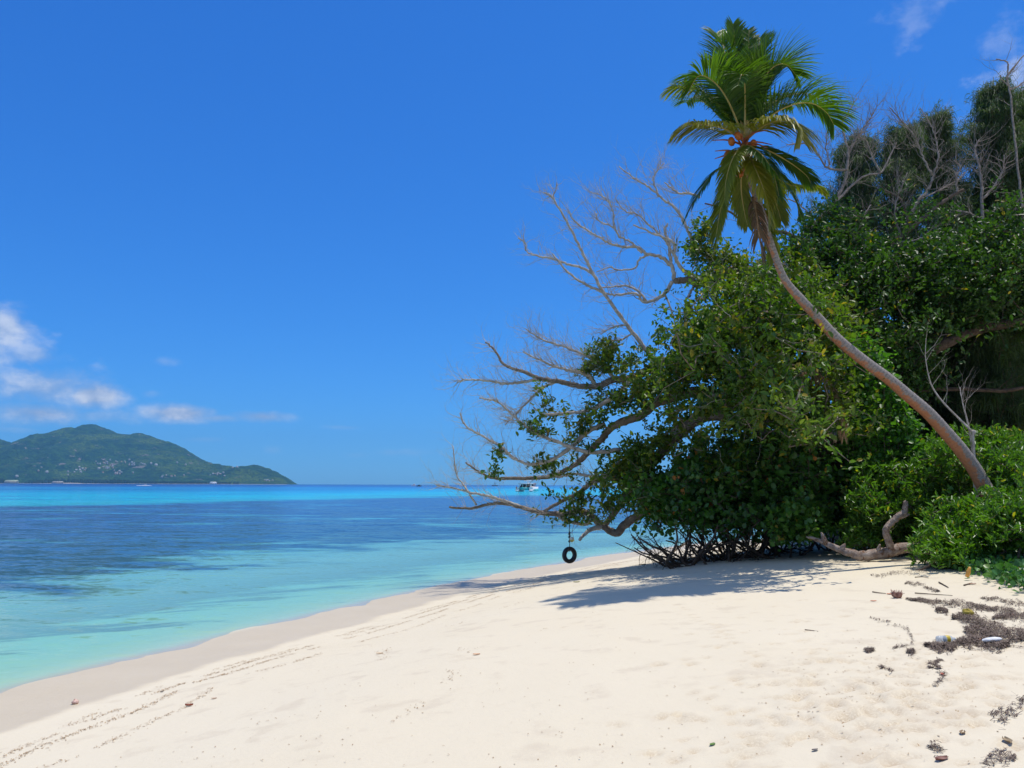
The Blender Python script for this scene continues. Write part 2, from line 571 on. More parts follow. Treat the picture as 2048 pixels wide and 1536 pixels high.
def hill_arrays():
    cols = np.linspace(-900, 590, 420)
    rp = np.interp(cols, RID[:, 0], RID[:, 1])
    hz = 969.6 + (cols - 1024) * .004
    h_rel = np.clip((hz - rp) / 120.0, 0, 1.2)
    wdt = 130 + 1150 * h_rel ** .8
    yr = YSH + wdt
    X = (cols - CX) / FPX * yr * .993
    ZR = np.maximum((hz - rp), -4) / FPX * yr * 1.0 + 2.8
    nv = 150
    V = np.linspace(-.06, 2.0, nv)
    XX = np.repeat(X[:, None], nv, 1)
    YY = YSH + wdt[:, None] * V[None, :]
    prof = np.where(V < 1, np.clip(V, 0, 1) ** .92, np.clip(1 - (V - 1) ** 1.6, 0, 1))
    # spurs and gullies run down slope
    rid = fbm(XX / 260, YY / 420, 4, 5)
    Vb = V[None, :]
    edge = np.clip(4 * Vb * (1 - Vb), 0, 1)
    side = np.where(Vb < 1, edge, 0)
    ZZ = ZR[:, None] * (prof[None, :] + side * (rid - .5) * .62)
    ZZ = ZZ + (fbm(XX / 26, YY / 26, 3, 9) - .5) * 16 * np.clip(ZZ / 30, 0, 1)
    ZZ = ZZ + (fbm(XX / 70, YY / 70, 2, 19) - .5) * 16 * np.clip(ZZ / 60, 0, 1)
    ZZ = np.where(Vb <= 0, -3, np.maximum(ZZ, 1.5 * np.clip(Vb * 60, 0, 1)))
    ZZ[-6:, :] = np.minimum(ZZ[-6:, :], 6)
    ZZ[-1, :] = -4
    ZZ[0, :] = -4
    return XX, YY, ZZ


HX, HY, HZ = hill_arrays()
mh, g = mat('hill_forest')
geo = g.n('ShaderNodeNewGeometry')
pos = geo.outputs['Position']
nb = g.noise(pos, .0035, 5, .6)
nm = g.noise(pos, .02, 5, .65)
nf = g.noise(pos, .09, 4, .7)
c = g.mix(g.maprange(nm, .38, .62), (.010, .052, .026), (.045, .125, .022))
c = g.mix(g.maprange(nb, .47, .60), c, (.095, .165, .020))
c = g.mix(g.maprange(nf, .40, .62), c, (.005, .030, .022))
sp = g.n('ShaderNodeSeparateXYZ', {0: pos})
rock = g.m('MULTIPLY', g.maprange(g.noise(pos, .011, 6, .72), .615, .64), g.maprange(sp.outputs[2], 30, 120, .4, 1))
c = g.mix(rock, c, (.22, .19, .18))
bmp = g.n('ShaderNodeBump', {'Strength': 1.0, 'Distance': 14.0, 'Height': g.m('ADD', nf, g.m('MULTIPLY', nm, 1.2))})
pb = g.n('ShaderNodeBsdfPrincipled', {'Base Color': c, 'Roughness': .9, 'Specular IOR Level': .1, 'Normal': bmp.outputs[0]})
g.n('ShaderNodeOutputMaterial', {0: pb.outputs[0]})
hv = np.stack([HX, HY, HZ], -1).reshape(-1, 3)
hf = grid_faces(*HX.shape)
hills = mesh_obj('hills', hv, hf, mh, smooth=True)
tag(hills, kind='structure')
HB = BVHTree.FromPolygons([Vector(v) for v in hv], [tuple(int(a) for a in f_) for f_ in hf])


def hill_hit(px, py):
    d = ray(px, py)
    h_ = HB.ray_cast(Vector(CAMP), Vector(d), 20000)
    return h_[0]

# ------------------------------------------------------------------ plant helpers


class Acc:
    """collects vertices / quads / tris into one mesh"""
    def __init__(s):
        s.v, s.q, s.t, s.n = [], [], [], 0

    def add(s, v, q=None, t=None):
        v = np.asarray(v, float).reshape(-1, 3)
        if q is not None and len(q):
            s.q.append(np.asarray(q, int).reshape(-1, 4) + s.n)
        if t is not None and len(t):
            s.t.append(np.asarray(t, int).reshape(-1, 3) + s.n)
        s.v.append(v)
        s.n += len(v)

    def obj(s, name, m_, parent=None, smooth=True):
        v = np.vstack(s.v) if s.v else np.zeros((0, 3))
        return mesh_obj(name, v, np.vstack(s.q) if s.q else None, m_, parent, np.vstack(s.t) if s.t else None, smooth)


def smooth_path(pts, n=5):
    pts = np.asarray(pts, float)
    if len(pts) < 3:
        t = np.linspace(0, 1, n + 1)[:, None]
        return pts[0] * (1 - t) + pts[-1] * t
    p = np.vstack([2 * pts[0] - pts[1], pts, 2 * pts[-1] - pts[-2]])
    t = np.linspace(1, len(p) - 2, (len(pts) - 1) * n + 1)
    return _cr(p, np.minimum(t, len(p) - 2 - 1e-6))


def tube(acc, pts, rad, sides=8, bark=0.0, rng=RNG, cap=True):
    pts = np.asarray(pts, float)
    n = len(pts)
    rad = np.broadcast_to(np.asarray(rad, float), (n,))
    tg = np.gradient(pts, axis=0)
    tg /= np.linalg.norm(tg, axis=1)[:, None] + 1e-9
    ref = np.array([0, 0, 1.0]) if abs(tg[0][2]) < .9 else np.array([1.0, 0, 0])
    u = np.cross(ref, tg[0])
    u /= np.linalg.norm(u)
    us = []
    for k in range(n):
        u = u - tg[k] * (u @ tg[k])
        u /= np.linalg.norm(u) + 1e-9
        us.append(u.copy())
    us = np.array(us)
    vs = np.cross(tg, us)
    a = np.arange(sides) * 2 * math.pi / sides
    r = rad[:, None] * np.ones(sides)
    if bark > 0:
        r = r * (1 + bark * (rng.random((n, sides)) - .5))
    v = pts[:, None, :] + us[:, None, :] * (np.cos(a) * r)[..., None] + vs[:, None, :] * (np.sin(a) * r)[..., None]
    i = np.arange(n - 1)[:, None] * sides
    j = np.arange(sides)[None, :]
    j2 = (j + 1) % sides
    q = np.stack([i + j, i + j2, i + sides + j2, i + sides + j], -1).reshape(-1, 4)
    v = v.reshape(-1, 3)
    if cap:
        t = [(j_, (j_ + 1) % sides, n * sides) for j_ in range(sides)]
        t = [(b, a_, c) for a_, b, c in t] + [((n - 1) * sides + j_, (n - 1) * sides + (j_ + 1) % sides, n * sides + 1) for j_ in range(sides)]
        acc.add(np.vstack([v, pts[:1] - tg[:1] * rad[0] * .3, pts[-1:] + tg[-1:] * rad[-1] * .8]), q, t)
    else:
        acc.add(v, q)


def batch_twigs(acc, segs, sides=3):
    """many 2-piece tapering twigs at once: segs = list of (p0, pm, p1, r0, r1)"""
    if not segs:
        return
    p0 = np.array([s_[0] for s_ in segs])
    pm = np.array([s_[1] for s_ in segs])
    p1 = np.array([s_[2] for s_ in segs])
    r0 = np.array([s_[3] for s_ in segs])
    r1 = np.array([s_[4] for s_ in segs])
    d = p1 - p0
    d /= np.linalg.norm(d, axis=1)[:, None] + 1e-9
    ref = np.where(np.abs(d[:, 2:3]) < .9, np.array([[0, 0, 1.0]]), np.array([[1.0, 0, 0]]))
    u = np.cross(ref, d)
    u /= np.linalg.norm(u, axis=1)[:, None] + 1e-9
    v = np.cross(d, u)
    ang = np.arange(sides) * 2 * math.pi / sides
    rings = []
    for p, r in ((p0, r0), (pm, (r0 + r1) / 2), (p1, r1)):
        rings.append(p[:, None, :] + r[:, None, None] * (u[:, None, :] * np.cos(ang)[None, :, None] + v[:, None, :] * np.sin(ang)[None, :, None]))
    V = np.stack(rings, 1).reshape(-1, 3)
    N = len(segs)
    base = np.arange(N)[:, None, None] * (3 * sides)
    k = np.arange(2)[None, :, None] * sides
    j = np.arange(sides)[None, None, :]
    j2 = (j + 1) % sides
    q = np.stack([base + k + j, base + k + j2, base + k + sides + j2, base + k + sides + j], -1).reshape(-1, 4)
    acc.add(V, q)


def unit(v):
    v = np.asarray(v, float)
    return v / (np.linalg.norm(v, axis=-1, keepdims=True) + 1e-9)


def grow(segs, p, d, length, r, lvl, rng, up=.10, wig=.35, kids=3, tips=None):
    """recursive bare branch -> many twig segments"""
    n = max(3, int(length / (.16 if lvl > 0 else .10)))
    n = min(n, 9)
    st = length / n
    p = np.array(p, float)
    d = unit(d)
    for k in range(n):
        d = unit(d + (rng.random(3) - .5) * wig * 1.3 + np.array([0, 0, up * .4]))
        q = p + d * st
        f0, f1 = 1 - k / n * .75, 1 - (k + 1) / n * .75
        mid = (p + q) / 2 + (rng.random(3) - .5) * st * .15
        segs.append((p, mid, q, r * f0, r * f1))
        if lvl > 0 and k > 0 and rng.random() < kids / n:
            side = unit(np.cross(d, rng.random(3) - .5))
            dd = unit(d * .65 + side * (.75) + np.array([0, 0, up]))
            grow(segs, q, dd, length * rng.uniform(.35, .62), r * f1 * .62, lvl - 1, rng, up, wig, kids, tips)
        p = q
    if lvl > 0 and rng.random() < .7:
        side = unit(np.cross(d, rng.random(3) - .5))
        grow(segs, p, unit(d + side * .5), length * .4, r * .3, lvl - 1, rng, up, wig, kids, tips)
    if tips is not None:
        tips.append(p)


def leaves(acc, c, d, size, wid=.42, fold=.25, rng=RNG, var=.48):
    """c: (N,3) leaf bases, d: (N,3) directions; each leaf = 2 folded quads"""
    N = len(c)
    if N == 0:
        return
    d = unit(d)
    s = (size * (1 + var * (rng.random(N) - .5) * 2))[:, None]
    ref = unit(rng.normal(size=(N, 3)) * .55 + np.array([0, 0, 1.0]))
    sd = unit(np.cross(d, ref))
    nn = np.cross(sd, d)
    w_ = s * wid
    b = c
    t = c + d * s - nn * s * .12
    l1 = c + d * s * .30 + sd * w_ * .85 / 2 + nn * s * fold * .3
    l2 = c + d * s * .72 + sd * w_ / 2 * .9 + nn * s * fold * .25
    r1 = c + d * s * .30 - sd * w_ * .85 / 2 + nn * s * fold * .3
    r2 = c + d * s * .72 - sd * w_ / 2 * .9 + nn * s * fold * .25
    V = np.stack([b, l1, l2, t, r2, r1], 1).reshape(-1, 3)
    k = np.arange(N)[:, None] * 6
    q = np.concatenate([k + np.array([[0, 1, 2, 3]]), k + np.array([[0, 3, 4, 5]])], 1).reshape(-1, 4)
    acc.add(V, q)


def rosettes(acc, pts, per=7, size=.13, rad=.16, wid=.42, rng=RNG, upb=.25, spread=1.0):
    """leaf tufts round each point"""
    pts = np.asarray(pts, float)
    N = len(pts)
    if N == 0:
        return
    c = np.repeat(pts, per, 0) + rng.normal(size=(N * per, 3)) * rad * .5
    ax = np.repeat(unit(rng.normal(size=(N, 3)) * .8 + np.array([0, 0, .5])), per, 0)
    d = unit(rng.normal(size=(N * per, 3)) * spread + ax * .7 + np.array([0, 0, upb]))
    leaves(acc, c, d, size, wid, rng=rng)


_hr = np.random.default_rng(404)
HOLES = [(1415, 848, 30, 16), (1526, 852, 20, 15), (1330, 930, 22, 24), (1292, 872, 22, 14), (1470, 700, 15, 11), (1372, 905, 14, 12), (1345, 812, 14, 9), (1490, 640, 16, 10), (1600, 700, 12, 9), (1560, 770, 13, 9), (1440, 770, 14, 9)]
HOLES += [(_hr.uniform(1300, 1680), _hr.uniform(590, 900), _hr.uniform(9, 17), _hr.uniform(7, 12)) for _ in range(34)]
HOLES += [(_hr.uniform(1620, 2040), _hr.uniform(460, 650), _hr.uniform(8, 14), _hr.uniform(7, 11)) for _ in range(22)]


def open_gap(p):
    """True where the crown has one of its openings"""
    q = p - CAMP
    d = q @ CF
    px, py = CX + FPX * (q @ CR) / d, CY - FPX * (q @ CU) / d
    m_ = np.zeros(len(p), bool)
    for hx, hy, rx, ry in HOLES:
        m_ |= ((px - hx) / rx) ** 2 + ((py - hy) / ry) ** 2 < 1
    return m_


def blob_pts(blobs, dens, rng, gap=.42, gs=.9):
    """points in ellipsoids (px,py,y,rx_px,ry_px,rd_m,[weight]); a noise field leaves gaps"""
    out = []
    for bl in blobs:
        px, py, y, rx, ry, rd = bl[:6]
        wt = bl[6] if len(bl) > 6 else 1.0
        n = int(dens * wt * (rx * ry) ** .5 * (rx * ry) ** .5 / 100 * (.6 + rd * .25))
        u = np.clip(rng.normal(size=(n, 3)) * .62, -1.7, 1.7)
        for (a, b, c) in u:
            p = P(px + a * rx, py + c * ry, y + b * rd)
            out.append(p)
    out = np.array(out) if out else np.zeros((0, 3))
    if len(out) and gap > 0:
        n1 = (fbm(out[:, 0] * gs + out[:, 1] * .37, out[:, 2] * gs + out[:, 1] * .31, 3, 77))
        out = out[((n1 > gap) | (rng.random(len(out)) < .12)) & ~open_gap(out)]
    return out


def connect(nodes, pts, segs, r0=.010, rng=RNG, droop=0.0, rmax=.05):
    """join every point to the nearest already-joined node: natural twig tree"""
    nodes = np.asarray(nodes, float)
    if len(pts) == 0:
        return
    pts = np.asarray(pts)
    dn = np.array([np.min(((nodes - p) ** 2).sum(1)) for p in pts])
    order = np.argsort(dn)
    K = len(nodes) + len(pts)
    allp = np.zeros((K, 3))
    allp[:len(nodes)] = nodes
    par = -np.ones(K, int)
    n = len(nodes)
    for k in order:
        p = pts[k]
        dd = ((allp[:n] - p) ** 2).sum(1)
        j = int(np.argmin(dd))
        allp[n] = p
        par[n] = j
        n += 1
    cnt = np.ones(K)
    for i in range(K - 1, len(nodes) - 1, -1):
        if par[i] >= len(nodes):
            cnt[par[i]] += cnt[i]
    for i in range(len(nodes), K):
        a, b = allp[par[i]], allp[i]
        L = np.linalg.norm(b - a)
        ra = min(r0 * cnt[i] ** .42, rmax)
        mid = (a + b) / 2 + (rng.random(3) - .5) * L * .25 - np.array([0, 0, droop * L])
        segs.append((a, mid, b, ra, ra * .75))


def limb(acc, spec, w0, w1, nodes=None, n=6, sides=8, bark=.12, jit=.0, rng=RNG, shape=1.0):
    """spec: [(px,py,y)...], widths in photo pixels at both ends"""
    pts = np.array([P(*s_) for s_ in spec])
    sp = smooth_path(pts, n)
    t = np.linspace(0, 1, len(sp)) ** shape
    dist = sp[:, 1] / FPX
    rad = (w0 * (1 - t) + w1 * t) / 2 * dist
    if jit:
        sp[1:-1] += (rng.random((len(sp) - 2, 3)) - .5) * jit
    tube(acc, sp, rad, sides, bark, rng)
    if nodes is not None:
        nodes.extend(list(sp[len(sp) // 8:]))
    return sp, rad


def limb_twigs(segs, sp, rad, count, lmin, lmax, rng, lvl=2, t0=.2, up=.15, bias=None, r=None, tips=None, kids=3, wig=.35):
    n = len(sp)
    for k in range(count):
        i = int(rng.uniform(t0, 1) * (n - 2))
        tg = unit(sp[i + 1] - sp[i])
        side = unit(np.cross(tg, rng.normal(size=3)))
        d = unit(tg * rng.uniform(.3, .9) + side * .8 + np.array([0, 0, up]) + (np.array(bias) if bias is not None else 0))
        rr = min(rad[i] * .55, r or 1)
        grow(segs, sp[i], d, rng.uniform(lmin, lmax), rr, lvl, rng, up=up, tips=tips, kids=kids, wig=wig)


# ------------------------------------------------------------------ plant materials


def leaf_mat(name, ca, cb, cc=None, trans=.30, rough=.38, spec=.5, tcol=None, old=.04, oldc=(.30, .22, .02)):
    m_, g = mat(name)
    geo = g.n('ShaderNodeNewGeometry')
    rp = geo.outputs['Random Per Island']
    n1 = g.noise(geo.outputs['Position'], .9, 3)
    n2 = g.noise(geo.outputs['Position'], 26, 2)
    c = g.mix(rp, ca, cb)
    if cc:
        c = g.mix(g.maprange(n1, .40, .66), c, cc)
    c = g.mix(g.m('MULTIPLY', n2, .25), c, (.03, .035, .012))
    if old:
        c = g.mix(g.maprange(rp, 1 - old, 1 - old + .003, 0, .9, False), c, oldc)
    pb = g.n('ShaderNodeBsdfPrincipled', {'Base Color': c, 'Roughness': rough, 'Specular IOR Level': spec})
    tcl = g.mix(1.0, c, tcol or (1.6, 1.9, .55), 'MULTIPLY')
    tl = g.n('ShaderNodeBsdfTranslucent', {'Color': tcl})
    mx = g.n('ShaderNodeMixShader', {0: trans, 1: pb.outputs[0], 2: tl.outputs[0]})
    g.n('ShaderNodeOutputMaterial', {0: mx.outputs[0]})
    return m_


def bark_mat(name, ca, cb, scale=6, stretch=(1, 1, 1), rough=.9, spots=None, bump=.02):
    m_, g = mat(name)
    geo = g.n('ShaderNodeNewGeometry')
    mp_ = g.n('ShaderNodeMapping', {0: geo.outputs['Position']})
    mp_.inputs['Scale'].default_value = stretch
    n1 = g.noise(mp_.outputs[0], scale, 5, .65)
    n2 = g.noise(mp_.outputs[0], scale * 6, 3, .7)
    c = g.mix(g.maprange(n1, .35, .65), ca, cb)
    c = g.mix(g.m('MULTIPLY', g.maprange(n2, .5, .72), .55), c, tuple(v * .35 for v in ca))
    if spots:
        c = g.mix(g.maprange(g.noise(geo.outputs['Position'], scale * 1.3, 4, .7), .56, .62), c, spots)
    bm_ = g.n('ShaderNodeBump', {'Strength': .8, 'Distance': bump, 'Height': g.m('ADD', n1, g.m('MULTIPLY', n2, .6))})
    pb = g.n('ShaderNodeBsdfPrincipled', {'Base Color': c, 'Roughness': rough, 'Specular IOR Level': .2, 'Normal': bm_.outputs[0]})
    g.n('ShaderNodeOutputMaterial', {0: pb.outputs[0]})
    return m_


M_bark = bark_mat('weathered_bark', (.15, .115, .085), (.27, .22, .175), 5)
M_barkd = bark_mat('brown_bark', (.085, .06, .042), (.18, .135, .10), 5)
M_grey = bark_mat('bare_grey_wood', (.36, .315, .27), (.56, .51, .45), 8)
M_greyd = bark_mat('bare_brown_grey_wood', (.20, .165, .135), (.36, .31, .265), 8)
M_dark = bark_mat('dark_root_bark', (.05, .035, .026), (.12, .085, .06), 7)
M_leafA = leaf_mat('beach_tree_leaf', (.030, .080, .008), (.095, .180, .016), (.125, .165, .014), trans=.42, rough=.47, spec=.45)
M_leafB = leaf_mat('glossy_tree_leaf', (.020, .060, .008), (.060, .130, .014), (.040, .105, .014), trans=.36, rough=.48, spec=.45, old=.02)
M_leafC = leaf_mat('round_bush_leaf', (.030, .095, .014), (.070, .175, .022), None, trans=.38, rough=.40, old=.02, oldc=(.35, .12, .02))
M_leafS = leaf_mat('shrub_leaf', (.060, .165, .014), (.140, .270, .026), (.100, .215, .018), trans=.36, rough=.36, old=.025, oldc=(.45, .38, .03))
M_vine = leaf_mat('vine_leaf', (.045, .150, .016), (.110, .260, .026), None, trans=.42, rough=.42, old=.01)
M_creep = leaf_mat('creeper_leaf', (.040, .140, .028), (.085, .215, .045), None, trans=.28, rough=.40, old=.012)
M_cas = leaf_mat('casuarina_needles', (.042, .080, .028), (.090, .135, .045), (.055, .095, .045), trans=.35, rough=.6, spec=.2, old=0)
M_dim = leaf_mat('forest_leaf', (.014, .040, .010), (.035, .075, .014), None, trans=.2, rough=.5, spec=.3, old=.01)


# ------------------------------------------------------------------ leaning beach tree (main)
rA = np.random.default_rng(101)
root = P(1800, 1010, 20.0)
root[2] = gz1(root[0], root[1]) - .1
beach_tree = empty('beach_tree', root, 'largest leafy tree, thick limb arching left over the beach to bare grey outer branches', 'tree')
acc = Acc()
nodes = []
trk, _ = limb(acc, [(1815, 1045, 20.2), (1800, 1000, 20.2), (1765, 950, 20.2), (1721, 925, 20.3), (1660, 898, 20.4), (1600, 892, 20.6), (1560, 888, 20.8)], 78, 50, nodes, sides=12, bark=.16)
acc.obj('trunk', M_barkd, beach_tree)

A_LIMBS = [
    # spec, w0, w1, bare?, twigs
    ([(1560, 888, 20.8), (1543, 887, 20.9), (1494, 901, 21.2), (1457, 930, 21.6), (1396, 970, 22.2), (1340, 996, 22.8), (1309, 1008, 23.2), (1279, 1029, 23.5), (1249, 1050, 23.7), (1231, 1066, 23.8),
      (1204, 1050, 23.9), (1186, 1035, 24), (1162, 1021, 24), (1130, 1028, 24), (1085, 1026, 24), (1040, 1014, 24.1), (1004, 1006, 24.2), (974, 1009, 24.3), (938, 1017, 24.4), (899, 1014, 24.5)], 34, 4, 0, 26),
    ([(1204, 1053, 23.9), (1183, 1058, 23.8), (1170, 1068, 23.7), (1159, 1080, 23.6)], 10, 6, 2, 0),
    ([(1190, 1034, 24), (1178, 1045, 24), (1162, 1049, 24), (1130, 1040, 24), (1112, 1031, 24)], 7, 6, 1, 3),
    ([(1040, 1013, 24.1), (1004, 1000, 24.2), (974, 992, 24.3), (935, 984, 24.4), (905, 976, 24.5), (872, 970, 24.6)], 7, 2.5, 1, 10),
    ([(953, 1010, 24.3), (930, 975, 24.4), (912, 945, 24.5), (906, 892, 24.6)], 4, 2, 1, 7),
    ([(1085, 1024, 24), (1118, 1006, 23.9), (1159, 984, 23.7), (1189, 963, 23.5), (1240, 940, 23.2), (1300, 900, 22.6)], 6, 14, 0, 8),
    ([(1213, 1048, 23.8), (1246, 1002, 23.3), (1270, 969, 22.9), (1309, 921, 22.3), (1357, 868, 21.8), (1420, 830, 21.4), (1500, 850, 21), (1560, 886, 20.8)], 9, 28, 0, 8),
    ([(1250, 960, 23), (1201, 954, 23.2), (1174, 951, 23.3), (1145, 948, 23.4), (1118, 954, 23.5), (1070, 953, 23.6)], 8, 4, 1, 7),
    # V group
    ([(1640, 897, 20.5), (1560, 850, 21), (1460, 800, 21.6), (1390, 785, 22.2), (1339, 796, 22.7), (1309, 808, 22.9), (1279, 832, 23), (1243, 844, 23.1), (1219, 859, 23.2), (1204, 877, 23.3), (1186, 895, 23.4), (1162, 919, 23.5),
      (1139, 936, 23.6), (1109, 951, 23.7), (1070, 956, 23.8), (1010, 957, 23.9), (980, 954, 24), (956, 942, 24), (932, 925, 24.1)], 34, 3.5, 0, 24),
    ([(1210, 850, 23.1), (1177, 862, 23), (1148, 889, 23), (1115, 913, 23), (1088, 925, 23), (1055, 928, 23), (1028, 916, 23), (1004, 895, 23), (974, 877, 23.1), (932, 853, 23.2), (920, 826, 23.2)], 12, 3, 1, 28),
    ([(1240, 900, 22.8), (1177, 905, 22.6), (1121, 886, 22.6), (1082, 871, 22.6), (1052, 853, 22.6), (1022, 826, 22.7), (992, 802, 22.8), (959, 796, 22.8)], 10, 3, 1, 30),
    # U group
    ([(1600, 892, 20.6), (1520, 800, 21.2), (1440, 740, 21.8), (1390, 722, 22.2), (1354, 722, 22.5), (1318, 726, 22.7), (1294, 742, 22.8), (1261, 757, 22.9), (1225, 760, 23), (1198, 772, 23.1), (1159, 772, 23.2), (1118, 763, 23.3),
      (1082, 758, 23.4), (1052, 745, 23.5), (1010, 730, 23.6), (989, 700, 23.7), (971, 685, 23.8)], 36, 3, 0, 34),
    ([(1082, 758, 23.4), (1040, 764, 23.5), (1010, 767, 23.5), (965, 760, 23.6), (929, 760, 23.6), (914, 766, 23.7)], 7, 2.5, 1, 18),
    ([(1190, 770, 23.1), (1177, 751, 23.0), (1147, 742, 22.9), (1118, 736, 22.9), (1088, 724, 22.9), (1046, 703, 22.9)], 9, 3, 1, 26),
    ([(1262, 757, 22.9), (1243, 781, 22.7), (1204, 808, 22.6), (1168, 823, 22.5), (1130, 826, 22.5), (1088, 829, 22.5), (1067, 814, 22.5)], 11, 3, 1, 16),
    ([(1230, 758, 23), (1205, 730, 23.1), (1174, 712, 23.1), (1130, 694, 23.2), (1085, 679, 23.2), (1052, 658, 23.2)], 8, 2.5, 1, 36),
    ([(1120, 763, 23.3), (1090, 772, 23.5), (1060, 800, 23.6), (1030, 830, 23.8), (1010, 850, 23.8)], 6, 2.5, 1, 20),
    # long bare spar and its side branches
    ([(1318, 727, 22.7), (1307, 718, 22.6), (1294, 703, 22.6), (1271, 672, 22.5), (1238, 629, 22.4), (1212, 593, 22.3), (1183, 541, 22.2), (1160, 495, 22.1), (1137, 450, 22), (1114, 411, 21.9), (1101, 391, 21.9), (1088, 385, 21.9)], 13, 3, 1, 16),
    ([(1208, 586, 22.3), (1173, 570, 22.2), (1147, 554, 22.1), (1121, 528, 22), (1105, 508, 22)], 6, 3, 1, 8),
    ([(1188, 548, 22.2), (1160, 534, 22.3), (1134, 528, 22.4), (1108, 518, 22.4), (1075, 512, 22.5), (1053, 502, 22.5), (1051, 486, 22.5), (1036, 476, 22.5)], 7, 2.5, 1, 8),
    ([(1105, 392, 21.9), (1112, 380, 21.9), (1114, 366, 21.9)], 3, 2, 1, 2),
    ([(1254, 649, 22.4), (1225, 655, 22.5), (1200, 668, 22.6)], 4, 2, 1, 6),
    ([(1265, 665, 22.5), (1240, 680, 22.6), (1205, 682, 22.7)], 4, 2, 1, 6),
    # inner crown limbs
    ([(1660, 898, 20.4), (1640, 830, 20.6), (1600, 760, 20.9), (1560, 700, 21.2), (1500, 650, 21.6), (1460, 610, 21.9)], 30, 8, 0, 4),
    ([(1560, 860, 21), (1500, 760, 21.4), (1420, 680, 21.9), (1370, 640, 22.2)], 18, 6, 0, 4),
]
tips = []
deadsegs = []
livesegs = []
la = Acc()
lb = Acc()
for spec, w0, w1, bare, nt in A_LIMBS:
    tgt = lb if bare else la
    nn = [] if bare == 2 else nodes
    a_ = Acc()
    sp, rad = limb(a_, spec, w0, w1, nn, n=6, sides=8 if w0 > 8 else 6, bark=.2, jit=.03, shape=.62 if len(spec) > 7 and w0 > 5 else 1)
    a_.obj('branch', M_grey if bare else M_bark, beach_tree)
    if nt:
        outw = (-.55, 0, .05)
        limb_twigs(deadsegs, sp, rad, int(nt * 3.3), .28, .95, rA, lvl=2, t0=.50 if not bare else .12, up=.16, bias=outw, r=.009, kids=4.6, wig=.75)

A_BLOBS = [
    (1205, 697, 23, 26, 18, .4, .8), (1255, 728, 22.8, 60, 22, .7, .8), (1190, 735, 23, 44, 12, .5, .7), (1130, 790, 22.6, 60, 20, .7), (1090, 835, 22.7, 46, 13, .6), (1100, 860, 22.7, 52, 14, .6, .8),
    (1190, 835, 22.6, 60, 30, .9), (1240, 810, 22.5, 56, 26, .9, .8), (1150, 880, 22.8, 50, 14, .5), (1010, 905, 23.2, 30, 14, .3, .6), (1070, 935, 23.4, 46, 11, .4, .7),
    (1130, 930, 23.4, 40, 16, .5, .7), (1210, 905, 22.8, 60, 36, 1), (1250, 945, 22.8, 56, 40, 1.1), (1190, 985, 23.4, 40, 24, .6, .7), (1150, 990, 23.7, 46, 30, .4, .6), (1240, 1010, 23.2, 40, 30, .6, .7),
    (1130, 1030, 24, 40, 16, .3, .4), (1000, 945, 23.8, 26, 10, .3, .5), (1150, 835, 22.5, 50, 12, .5, .8),
    (1310, 770, 22.2, 60, 40, 1.2, .8), (1385, 710, 21.8, 50, 54, 1.4, .9), (1395, 640, 22, 26, 40, .8, .7), (1440, 640, 21.6, 70, 60, 1.5), (1470, 720, 21.2, 90, 80, 1.8),
    (1390, 800, 21.5, 80, 50, 1.6, .9), (1500, 800, 20.8, 90, 60, 1.7, .8), (1560, 710, 20.8, 80, 80, 1.8), (1620, 800, 20.2, 90, 76, 1.8), (1350, 870, 22, 70, 50, 1.3, .8),
    (1310, 900, 22.4, 60, 50, 1.2, .8), (1440, 930, 21.6, 90, 44, 1.4), (1540, 925, 20.8, 90, 50, 1.5), (1300, 975, 22.8, 50, 44, 1.0), (1360, 960, 22.2, 60, 44, 1.2), (1620, 650, 20.8, 70, 70, 1.6), (1490, 580, 21.6, 70, 44, 1.3, .9), (1430, 870, 21.6, 60, 30, 1, .5)]
A_BLOBS = [((b_[0], b_[1], b_[2] - 1.7, b_[3], b_[4], b_[5] * 1.6) + tuple(b_[6:])) if b_[0] > 1330 and b_[1] < 830 else b_ for b_ in A_BLOBS]
pts = blob_pts(A_BLOBS, 8.2, rA, gap=.54, gs=1.35)
print('A pts', len(pts))
connect(nodes, pts, livesegs, .008, rA)
for k in range(110):
    q_ = pts[rA.integers(len(pts))]
    grow(deadsegs, q_, unit(rA.normal(size=3) * .7 + np.array([-.3, -.3, .6])), rA.uniform(.4, 1.0), .009, 1, rA, up=.15, wig=.7, kids=3)
ta = Acc()
batch_twigs(ta, deadsegs)
ta.obj('bare_twigs', M_grey, beach_tree)
ta = Acc()
batch_twigs(ta, livesegs)
ta.obj('twigs', M_bark, beach_tree)
lv = Acc()
extra = np.array([s_[1] for s_ in livesegs])
sel = extra[rA.random(len(extra)) < .55]
rosettes(lv, np.vstack([pts, sel, pts + rA.normal(size=pts.shape) * .13]), per=7, size=.13, rad=.13, wid=.52, rng=rA)
lv.obj('leaves', M_leafA, beach_tree, smooth=False)


